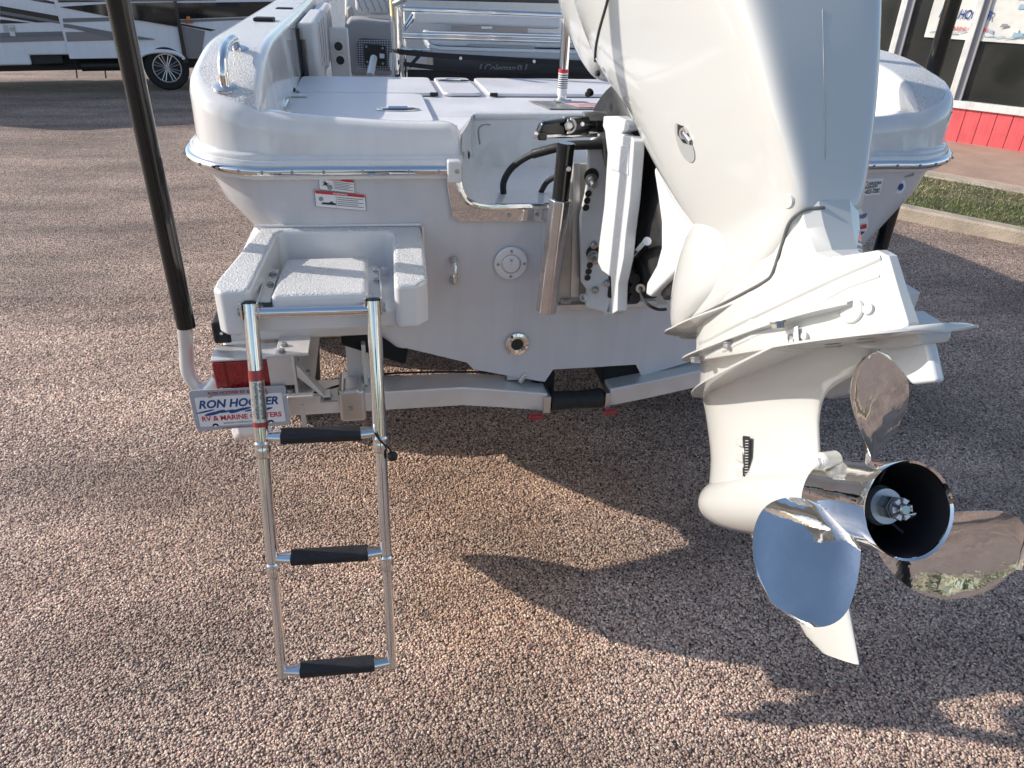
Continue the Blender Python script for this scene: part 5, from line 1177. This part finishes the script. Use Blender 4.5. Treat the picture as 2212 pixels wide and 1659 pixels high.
b = MB(); pbolt = W(1773, 996, x=-.045); b.lathe([(-.03, .014), (.001, .013), (.003, .010)], pbolt, (-1, -.15, .1), 20); obj('bolt_boss', b, M['eng'], gc, bevel=.003)
b = MB(); bolt_head(b, pbolt+Vector((-.003, 0, 0)), (-1, -.15, .1), .008, .007); obj('bolt', b, M['cast'], gc)
for (u, v), sz in (((1680, 698), 1), ((1574, 741), 1), ((1503, 774), 1)):
    p = W(u, v, x=-.089); b = MB(); bolt_head(b, p-Es*.002, Es, .0095, .010); obj('bolt', b, M['steel'], mo)
p = onE(1713, 732, .001)[0]; b = MB(); b.prism([p+Ee*-.020+Es*-.012, p+Ee*.018+Es*-.018, p+Ee*.018+Es*.012, p+Ee*-.020+Es*.018], (-.002, 0, 0)); idp = obj('id_sticker', b, M['white'], mo, bevel=.0005)
b = MB(); b.tube(arc(p+Vector((-.003, 0, 0)), .007, 0, 330, 16, Ee, Es), .0012, 6); obj('sticker_print', b, M['greyp'], idp)
for (u, v), r_, x in (((1842, 671), .018, 0), ((1741, 726), .006, 0), ((1878, 668), .008, 0)):
    b = MB(); b.lathe([(-.01, r_), (.003, r_), (.005, r_*.88), (.0055, 0)], *onH2(u, v), 28, cap=False); obj('plug', b, M['eng'], mo)
b = MB(); b.lathe([(-.01, .012), (-.001, .012), (.002, .010), (.002, 0)], *onE(1702, 435), 28, cap=False); obj('plug', b, M['eng'], mo)
# oval tilt-lever opening on the port face, its inner shade painted as flat patches
P = []; u0, v0 = 1479, 308
for i in range(28):
    q = 2*math.pi*i/28; lx = 14*math.cos(q)*(1+.25*math.sin(q)); ly = 46*math.sin(q)
    P.append(onE(u0+lx*math.cos(R(-22))-ly*math.sin(R(-22)), v0+lx*math.sin(R(-22))+ly*math.cos(R(-22)), .0004)[0])
b = MB(); b.prism(P, (-.0012, 0, 0)); ov = obj('lever_opening', b, mat('recess_shade_paint', (.35, .36, .36), .4), mo)
P2 = [onE(u, v, .0018)[0] for u, v in ((1466, 268), (1478, 272), (1490, 292), (1494, 312), (1478, 308), (1466, 290))]
b = MB(); b.prism(P2, (-.0008, 0, 0)); obj('opening_shade', b, M['black'], ov)
b = MB(); p = onE(1481, 287, .003)[0]; b.lathe([(0, .011), (.004, .010), (.004, .005), (.001, .004)], p, (-1, -.3, 0), 18, cap=False); b.tube([p, onE(1494, 306, .003)[0]], .005, 10); obj('tilt_lever', b, M['chrome'], ov)
# upper cowling (mostly above the picture)
cow = eloft('cowling', [(-1.62, -.20, .25, .12, 2.6, 0), (-1.58, -.34, .38, .18, 2.8, 0), (-1.45, -.43, .46, .21, 3, 0), (-1.25, -.37, .47, .215, 3.4, 0), (-1.05, -.365, .44, .200, 3.4, 0), (-.93, -.355, .30, .18, 3.2, 0), (-.83, -.315, .15, .150, 3, 0), (-.755, -.25, .02, .120, 3, .0), (-.735, -.20, -.05, .09, 3, 0)], M['eng'])
onC = surf(cow, apron)
sp3 = [tuple((p.x, p.y)) for p in smooth_path([Vector((u, v, 0)) for u, v in ((1322, -30), (1308, 20), (1296, 62), (1288, 100), (1286, 132))], 5)]
b = MB(); b.tube(onpts(sp3, .0005, onC), .0035, 8); obj('cowl_seam', b, mat('cowl_seal_rubber', (.05, .05, .05), .5), mo)
b = MB(); b.tube(onpts([(1777, 20), (1779, 120), (1781, 220), (1782, 330), (1783, 440)], .0001, onC), .0008, 6); obj('mould_line', b, M['greyp'], mo)
b = MB(); bolt_head(b, W(1275, 199, x=-.13), (-.6, -.6, -.3), .008, .014); obj('bolt', b, M['rubber'], mo)
b = MB(); bolt_head(b, W(1293, 158, x=-.145), (-1, -.3, 0), .006, .006); obj('bolt', b, M['rubber'], mo)

# ---- propeller
pr = thing('propeller', E(.6, TC-.010, 0), 'mirror polished three bladed propeller on the lower unit', 'propeller')
PC = E(0, TC-.010, 0)
b = MB(); b.lathe([(.536, .0585), (.56, .059), (.62, .0605), (.67, .0635), (.690, .0665), (.693, .0660), (.690, .0630), (.66, .0585), (.60, .056), (.56, .055)], PC, Ee, 72, cap=False); obj('hub_barrel', b, M['mirror'], pr)
b = MB(); b.lathe([(.688, .0626), (.66, .0583), (.60, .0558), (.565, .055), (.565, .03), (.575, .028)], PC, Ee, 60, cap=False); ib_ = obj('hub_bore', b, M['darkhub'], pr)
b = MB(); b.lathe([(.565, .030), (.60, .030), (.605, .034), (.615, .034), (.62, .028), (.635, .028)], PC, Ee, 40); obj('inner_hub', b, M['blackmat'], pr)
for k in range(3):
    q = R(20+120*k); u_ = Vector((math.sin(q), 0, 0))-Es*math.cos(q); s_ = Ee.cross(u_); b = MB(); p = PC+Ee*.60
    b.prism([p+u_*.03+s_*.002-Ee*.03, p+u_*.056+s_*.002-Ee*.03, p+u_*.056+s_*.002+Ee*.03, p+u_*.03+s_*.002+Ee*.02], s_*-.004); obj('hub_spoke', b, M['darkhub'], pr)
b = MB(); b.lathe([(.62, .026), (.640, .0262), (.648, .0245), (.648, .0145)], PC, Ee, 40, cap=False); obj('spacer', b, M['alu_white'], pr)
b = MB(); b.lathe([(.640, .0165), (.668, .0165)], PC, Ee, 6); b.lathe([(.668, .0135), (.672, .0135)], PC, Ee, 24); nt_ = obj('prop_nut', b, M['steel'], pr, bevel=.001)
b = MB()
for k in range(6):
    q = R(60*k+30); u_ = Vector((math.sin(q), 0, 0))-Es*math.cos(q); s_ = Ee.cross(u_).normalized(); p = PC+Ee*.672
    b.prism([p+u_*.0075-s_*.0026, p+u_*.0150-s_*.0048, p+u_*.0150+s_*.0048, p+u_*.0075+s_*.0026], Ee*.008)
obj('castellation', b, M['alu_white'], nt_, bevel=.0008)
b = MB(); b.lathe([(.66, .0075), (.684, .0075), (.686, .006)], PC, Ee, 20); b.tube([PC+Ee*.682+Vector((-.011, 0, 0)), PC+Ee*.682+Vector((.011, 0, 0))], .0018, 8); obj('shaft_end', b, M['steel'], nt_)
def blade(phi0):
    nr, nc = 26, 20; rows_f = []; rows_b = []
    Pp = .50
    for i in range(nr+1):
        s = i/nr; r_ = .050+(.216-.050)*s
        beta = math.atan(Pp/(2*math.pi*r_))*(1-.12*s)
        c = (.066+.108*math.sin(math.pi*min(1, s*.95)**.9*.62))
        if s > .55: c *= math.sqrt(max(0.0, 1-((s-.55)/.45)**2.3))
        c = max(c, .0015)
        skew = R(10)*s**1.6; rake = .052*s**1.1
        rowf = []; rowb = []
        for j in range(nc+1):
            t = -1+2*j/nc; q = c*t/2
            th_ = (.0095*(1-s)**1.2+.0028)*(1-abs(t)**4)*.5+.0004
            cup = -.010*max(0, (-t-.55)/.45)**2*(s > .1)       # trailing edge cup, towards aft
            ang = q*math.cos(beta)/r_ - skew; a = .602+rake-q*math.sin(beta)-cup*1.0
            for row, sg in ((rowf, 1), (rowb, -1)):
                aa = a+sg*th_*math.cos(beta); an = phi0+ang+sg*th_*math.sin(beta)/r_
                row.append(PC+Ee*aa+Vector((math.sin(an)*r_, 0, 0))-Es*(math.cos(an)*r_))
        rows_f.append(rowf); rows_b.append(rowb)
    b = MB(); b.loft([f+g[::-1] for f, g in zip(rows_f, rows_b)]); return obj('blade', b, M['mirror'], pr, ang=60)
for ph in (9, 129, 249): blade(R(ph))

# ---- clamp bracket, swivel and tilt unit
BR = lambda x, y: (1097+x*.2811, 219.4+y*.2811)
jp_ = MB(); jp_.prism([W(u, v, y=-.04) for u, v in ((1238, 352), (1438, 352), (1438, 655), (1205, 655), (1214, 500))], (0, -.012, 0)); jpo = obj('transom_pad', jp_, M['metaltan'], boat, bevel=.002)
b = MB(); b.prism([W(u, v, y=-.053) for u, v in ((1238, 351), (1252, 351), (1250, 640), (1232, 640))], (0, -.008, 0)); obj('pad_edge', b, M['alu'], jpo, bevel=.001)
b = MB(); b.box(-.16, .16, -.075, -.045, 1.172, 1.192); obj('pad_ledge', b, M['alu'], jpo, bevel=.002)
b = MB(); b.prism([W(u, v, y=-.06) for u, v in ((1211, 645), (1232, 645), (1232, 660), (1211, 660))], (0, -.006, 0)); bolt_head(b, W(1222, 653, y=-.068), (0, -1, 0), .006, .004); obj('pad_bolt', b, M['steel'], jpo)
for sgn in (-1, 1):
    yF = -.085; xw = -.118
    def T(P): return [Vector((p.x*(1 if sgn < 0 else -1), p.y, p.z)) for p in P]
    fl = [(603, 330), (635, 280), (700, 240), (790, 235), (790, 1300), (770, 1340), (800, 1635), (740, 1610), (590, 1570), (583, 1480), (600, 1440), (552, 1370), (545, 870), (585, 700), (600, 530)]
    b = MB(); b.prism(T([W(*BR(*p), y=yF) for p in fl]), (0, -.016, 0)); cf = obj('clamp_bracket', b, M['cast'], mo, bevel=.006, bseg=3)
    web = [(735, 112), (840, 110), (905, 145), (930, 178), (922, 222), (880, 232), (868, 246), (900, 262), (948, 266), (966, 305), (962, 400), (935, 760), (905, 1000), (888, 1200), (845, 1400), (838, 1610), (800, 1635), (790, 1350), (720, 1300), (690, 1235), (700, 1100), (740, 800), (765, 400), (745, 230), (728, 190)]
    b = MB(); b.prism(T([W(*BR(*p), x=xw) for p in web]), (.026*(1 if sgn < 0 else -1), 0, 0)); we = obj('bracket_web', b, M['cast'], mo, bevel=.008, bseg=3)
    b = MB(); b.prism(T([W(*BR(*p), x=xw) for p in ((790, 345), (935, 335), (930, 565), (800, 520))]), (-.0025*(1 if sgn < 0 else -1), 0, 0)); obj('bracket_panel', b, M['cast'], we, bevel=.002)
    for p in ((617, 706), (608, 760), (599, 814), (629, 1256), (620, 1304), (611, 1352)):
        b = MB(); q = T([W(*BR(*p), y=yF-.0165)])[0]; b.lathe([(0, .0), (.0005, .0085)], q, (0, -1, 0), 20, cap=False); b.lathe([(0, .0085), (.002, .0095)], q, (0, -1, 0), 20, cap=False); obj('bolt_hole', b, M['black'], cf)
    for p, r_ in (((640, 600), .012), ((652, 1185), .012)):
        b = MB(); q = T([W(*BR(*p), y=yF-.017)])[0]; b.lathe([(0, .017), (.003, .017)], q, (0, -1, 0), 24); bolt_head(b, q+Vector((0, -.003, 0)), (0, -1, 0), r_, .012); b.tube([q, q+Vector((.0, -.034, -.008))], .008, 14); obj('mounting_bolt', b, M['steel'], cf)
        b = MB(); q2 = q+Vector((0, -.0005, .010)); b.lathe([(0, .0), (.0003, .021)], q2, (0, -1, 0), 24, cap=False); obj('slot', b, M['black'], cf)
    for p in ((660, 1100), (763, 1395), (670, 1447)):
        b = MB(); q = T([W(*BR(*p), y=yF-.017)])[0]; bolt_head(b, q, (-.3*(1 if sgn < 0 else -1), -1, 0), .0095, .012); obj('bolt', b, M['steel'], cf)
    b = MB(); q = T([W(*BR(596, 1502), y=yF-.012)])[0]; b.lathe([(-.0, .012), (.012, .012), (.012, .008), (.002, .008)], q, (-1*(1 if sgn < 0 else -1), -.5, 0), 20); obj('anode_end', b, M['cast'], cf)
# tilt tube between the brackets, swivel casting, tilt cylinder, trim rod
pt = W(1300, 283, x=-.10)
b = MB(); b.tube([(-.14, -.15, 1.735), (.14, -.15, 1.735)], .020, 20); obj('tilt_tube', b, M['steel'], mo)
sw = MB(); sw.loft([ring(-.36+.0, -.10, .085, 3, -.70), ring(-.33, -.02, .075, 3, -.55), ring(-.26, .06, .07, 3, -.40), ring(-.12, .14, .065, 3, -.25), ring(.0, .18, .06, 3, -.14)])
obj('swivel_bracket', sw, M['blackmat'], mo)
b = MB(); p1 = W(1408, 415, x=-.03); p2 = W(1395, 640, x=-.03); b.tube([p1, p1.lerp(p2, .45), p1.lerp(p2, .55), p2], [.030, .036, .036, .028], 24); tcy = obj('tilt_cylinder', b, M['blackmat'], mo)
b = MB(); b.lathe([(-.03, .026), (-.012, .026), (-.010, .020), (.0, .020)], p1, (p1-p2), 24); obj('cylinder_cap', b, M['blackmat'], tcy)
b = MB(); b.tube([W(1378, 385, x=-.02), W(1370, 640, x=-.02)], .030, 20); obj('tilt_motor', b, M['blackmat'], mo)
b = MB(); b.box(-.01, .10, -.11, -.07, 1.22, 1.33); obj('trim_base', b, M['blackmat'], mo, bevel=.008)
pdisc = W(1365, 560, x=-.065); b = MB(); dsc = Vector((-.25, -.85, .45)).normalized(); b.lathe([(-.03, .020), (0, .029), (.003, .029), (.003, .025), (.001, .024), (.001, .010)], pdisc, dsc, 28, cap=False); td = obj('trim_seal', b, M['blackmat'], mo)
b = MB(); b.lathe([(.002, .0265), (.004, .0285), (.002, .029)], pdisc, dsc, 28, cap=False); obj('seal_ring', b, M['steel'], td)
b = MB(); prd = W(1398, 521, x=-.095); b.tube([pdisc, prd], .0095, 18); obj('trim_rod', b, M['chrome'], td)
b = MB()
for k in range(6):
    q = 2*math.pi*k/6; u_ = dsc.orthogonal().normalized(); w_ = dsc.cross(u_); b.lathe([(.0015, .0), (.002, .003)], pdisc+(u_*math.cos(q)+w_*math.sin(q))*.017, dsc, 8, cap=False)
obj('seal_hole', b, M['black'], td)
b = MB(); p = W(1362, 478, x=-.05); b.lathe([(0, .004), (.004, .009), (.014, .010), (.018, .005)], p, (-.3, -.5, .8), 12); obj('red_connector', b, M['redplug'], mo)
b = MB(); b.lathe([(0, .006), (.014, .006)], W(1374, 486, x=-.055), (-.2, -.4, .9), 10); obj('zinc_fitting', b, M['steel'], mo)
b = MB(); b.prism([W(u, v, x=-.05) for u, v in ((1348, 490), (1382, 492), (1378, 535), (1346, 530))], (.06, 0, 0)); obj('reservoir', b, mat('grey_reservoir', (.05, .05, .055), .5), mo, bevel=.006)
for k, v in enumerate((606, 628, 648)):
    b = MB(); b.tube([W(1345, v, x=-.075), W(1372, v-3, x=-.075)], .013, 16); obj('hose_fitting', b, M['blackmat'], mo)
# white swivel arm beside the cover
arm = [(1411, 360), (1440, 420), (1485, 500), (1500, 545), (1455, 590), (1425, 620), (1404, 641), (1394, 636), (1397, 610), (1418, 572), (1428, 535), (1428, 480), (1420, 420)]
b = MB(); b.prism([W(u, v, x=-.075) for u, v in arm], (.03, 0, 0)); obj('swivel_arm', b, M['cast'], mo, bevel=.006, bseg=3)
b = MB(); p = W(1384, 623, x=-.08); b.lathe([(0, .011), (.003, .011), (.003, .005), (.001, .004)], p, (-.5, -1, .2), 18, cap=False); lug = obj('ground_lug', b, M['chrome'], mo)
b = MB(); b.tube(smooth_path([p, W(1386, 640, x=-.085), W(1400, 658, x=-.08), W(1420, 668, x=-.06), W(1440, 668, x=-.04)], 5), .0035, 8); obj('ground_cable', b, M['rubber'], lug)
# inner white lug at the top of the bracket
b = MB(); b.prism([W(u, v, x=-.06) for u, v in ((1330, 262), (1345, 225), (1362, 262), (1372, 290), (1380, 330), (1350, 300))], (.1, 0, 0)); obj('swivel_head', b, M['cast'], mo, bevel=.01, bseg=3)
b = MB(); b.box(-.06, .07, -.35, -.16, 1.56, 1.62); b.tube([(-.06, -.30, 1.50), (.07, -.30, 1.50)], .03, 16); obj('swivel_yoke', b, M['blackmat'], mo, bevel=.01)

# ---- steering cylinder on the port side of the tilt tube
sc_ = thing('steering_cylinder', (-.2, -.18, 1.70), 'black hydraulic steering cylinder beside the motor bracket, above the splash well', 'cylinder')
ys_ = -.16
def yy(u, v, y=ys_): return W(u, v, y=y)
b = MB(); body = [(1160, 290), (1172, 264), (1232, 254), (1250, 262), (1252, 282), (1236, 297), (1180, 294)]
b.prism([yy(*p) for p in body], (0, .034, 0)); obj('link_arm', b, M['blackgloss'], sc_, bevel=.008, bseg=4)
b = MB(); b.tube([yy(1222, 272), yy(1270, 270)], .0235, 24); b.tube([yy(1268, 270), yy(1288, 271)], .016, 24); b.tube([yy(1284, 271), yy(1302, 272)], .019, 6); obj('cylinder_body', b, M['blackgloss'], sc_, bevel=.002)
b = MB(); b.lathe([(0, .013), (.004, .013), (.008, .008)], yy(1229, 272, ys_-.026), (0, -1, .15), 6); obj('nut', b, M['chrome'], sc_)
b = MB(); b.tube(arc(yy(1229, 272, ys_-.022), .017, -100, 80, 12, (1, 0, 0), (0, 0, 1)), .003, 8); obj('white_mark', b, M['white'], sc_)
b = MB(); bolt_head(b, yy(1258, 268, ys_-.023), (0, -1, .2), .004, .003); obj('screw', b, M['chrome'], sc_)
b = MB(); b.tube([yy(1170, 295), yy(1290, 292)], .005, 12); obj('tie_rod', b, M['chrome'], sc_)
b = MB(); b.box(yy(1166, 290).x-.006, yy(1180, 290).x, ys_-.012, ys_+.012, yy(1170, 302).z, yy(1170, 286).z); obj('rod_clevis', b, M['blackgloss'], sc_, bevel=.004)
b = MB(); b.tube([yy(1153, 292), yy(1160, 292)], .009, 6); b.tube([yy(1160, 292), yy(1168, 292)], .006, 12); obj('end_nut', b, M['chrome'], sc_)
# hoses from the well to the motor
hz = thing('rigging_hose', (-.25, .1, 1.5), 'thick black rigging hose arching out of the white splash well', 'hose')
b = MB(); P = [(-.300, .08, 1.487), (-.303, .06, 1.53), (-.285, .02, 1.58), (-.24, -.03, 1.625), (-.17, -.08, 1.655), (-.10, -.11, 1.665), (-.02, -.13, 1.67)]
b.tube(smooth_path(P, 8), .0095, 16); hs_ = obj('hose_jacket', b, M['rubber'], hz)
b = MB(); b.tube(smooth_path(P[3:], 8), .0125, 16); obj('hose_sleeve', b, M['rubber'], hz)
hz2 = thing('control_cable', (-.18, .1, 1.5), 'shorter black cable curving up behind the black pole', 'cable')
b = MB(); b.tube(smooth_path([(-.185, .09, 1.487), (-.175, .05, 1.53), (-.14, -.0, 1.565), (-.08, -.05, 1.59), (-.0, -.08, 1.60)], 8), .008, 14); obj('cable_jacket', b, M['rubber'], hz2)


# ---- the photographer, who shows in the polished propeller
def skin_figure(name, pts, edges, rad, material, parent, sub=2):
    me = bpy.data.meshes.new(name); me.from_pydata([tuple(Vector(p)-ORG[parent]) for p in pts], edges, []); o = bpy.data.objects.new(name, me); col.objects.link(o); o.parent = parent; ORG[o] = ORG[parent]
    md = o.modifiers.new('skin', 'SKIN'); md.use_smooth_shade = True
    if not me.skin_vertices: 
        bm = bmesh.new(); bm.from_mesh(me); bm.verts.layers.skin.verify(); bm.to_mesh(me); bm.free()
    for v, r_ in zip(me.skin_vertices[0].data, rad): v.radius = (r_, r_) if not isinstance(r_, tuple) else r_
    me.skin_vertices[0].data[0].use_root = True
    sb_2 = o.modifiers.new('subdivision', 'SUBSURF'); sb_2.levels = sub; sb_2.render_levels = sub
    me.materials.append(material); return o
px_, py_ = -.70, -2.50
per = thing('person', (px_, py_, 0), 'person in black shirt and dark trousers holding a phone up in both hands', 'person')
skin_m = mat('skin', (.50, .30, .22), .5); shirt = mat('black_shirt', (.015, .015, .017), .8); trou = mat('dark_trousers', (.03, .035, .05), .8)
hz_ = 1.62
skin_figure('body', [(px_, py_, 1.0), (px_, py_, 1.18), (px_, py_, 1.36), (px_, py_+.01, 1.50), (px_, py_+.03, 1.60), (px_, py_+.05, 1.70), (px_, py_+.06, 1.80),
    (px_-.19, py_+.02, 1.47), (px_-.27, py_+.20, 1.58), (px_-.10, py_+.36, 1.92), (px_-.075, py_+.40, 1.99),
    (px_+.19, py_+.02, 1.47), (px_+.27, py_+.20, 1.58), (px_+.13, py_+.36, 1.92), (px_+.105, py_+.40, 1.99)],
    [(0, 1), (1, 2), (2, 3), (3, 4), (4, 5), (5, 6), (3, 7), (7, 8), (8, 9), (9, 10), (3, 11), (11, 12), (12, 13), (13, 14)],
    [(.16, .11), (.15, .10), (.17, .11), (.10, .08), .055, (.085, .10), (.07, .085), .065, .048, .032, .03, .065, .048, .032, .03], skin_m, per)
skin_figure('shirt', [(px_, py_, .95), (px_, py_, 1.18), (px_, py_, 1.38), (px_, py_+.01, 1.52), (px_-.20, py_+.02, 1.475), (px_-.265, py_+.14, 1.53), (px_+.20, py_+.02, 1.475), (px_+.265, py_+.14, 1.53)],
    [(0, 1), (1, 2), (2, 3), (3, 4), (4, 5), (3, 6), (6, 7)], [(.19, .135), (.175, .125), (.20, .135), (.12, .10), .085, .072, .085, .072], shirt, per)
skin_figure('trousers', [(px_, py_, .98), (px_, py_, .88), (px_-.10, py_+.01, .80), (px_-.12, py_+.02, .48), (px_-.13, py_, .10), (px_+.10, py_+.01, .80), (px_+.12, py_+.02, .48), (px_+.13, py_, .10)],
    [(0, 1), (1, 2), (2, 3), (3, 4), (1, 5), (5, 6), (6, 7)], [(.18, .13), (.17, .125), .10, .075, .06, .10, .075, .06], trou, per)
for sx in (-.13, .13):
    b = MB(); b.loft([[Vector((px_+sx+w_*math.cos(2*math.pi*i/16), py_+y_+0, .005+h_*(1+math.sin(2*math.pi*i/16))/2)) for i in range(16)] for y_, w_, h_ in ((-.07, .03, .06), (-.04, .042, .10), (.03, .044, .11), (.10, .048, .075), (.16, .045, .06), (.20, .02, .04))]); obj('shoe', b, M['rubber'], per)
b = MB(); b.lathe([(-.10, .02), (-.06, .075), (-.02, .098), (.03, .100), (.07, .08), (.10, .02)], (px_, py_+.03, 1.80), (0, -.2, 1), 24); obj('hair', b, mat('dark_hair', (.03, .02, .015), .7), per)
for sx in (-1, 1):      # eyes, fingers round the phone
    b = MB(); b.lathe([(0, .012), (.004, .008)], (px_+sx*.032, py_+.148, 1.775), (0, 1, 0), 12); obj('eye', b, M['white'], per)
    for k in range(4):
        hx = px_+.015+sx*.09; b = MB(); z_ = 2.0+.018*k-.02; b.tube(smooth_path([(hx+sx*.01, py_+.385, z_-.01), (hx+sx*.004, py_+.43, z_), (hx-sx*.016, py_+.445, z_+.004)], 4), [.0085]*9 if False else .0085, 8); obj('finger', b, skin_m, per)
    b = MB(); b.tube([(px_+.015+sx*.085, py_+.39, 1.985), (px_+.015+sx*.05, py_+.415, 2.0)], .010, 8); obj('thumb', b, skin_m, per)
b = MB(); b.tube([(px_, py_+.150, 1.765), (px_, py_+.172, 1.735)], [.008, .013], 10); obj('nose', b, skin_m, per)
ph_ = thing('phone', (px_+.015, py_+.43, 2.03), 'dark phone held up in two hands', 'phone')
b = MB(); b.box(px_-.062, px_+.092, py_+.425, py_+.433, 1.992, 2.068); obj('phone_body', b, M['blackgloss'], ph_, bevel=.004)
for o in list(bpy.data.objects):
    base = o.name.split('.')[0]
    if base in ('print', 'screw', 'sticker_print', 'label_print', 'wire_grille', 'decal_print', 'splash_emblem', 'rail_screws', 'plate_tab', 'plate_hole', 'castellation'):
        o['kind'] = 'stuff'
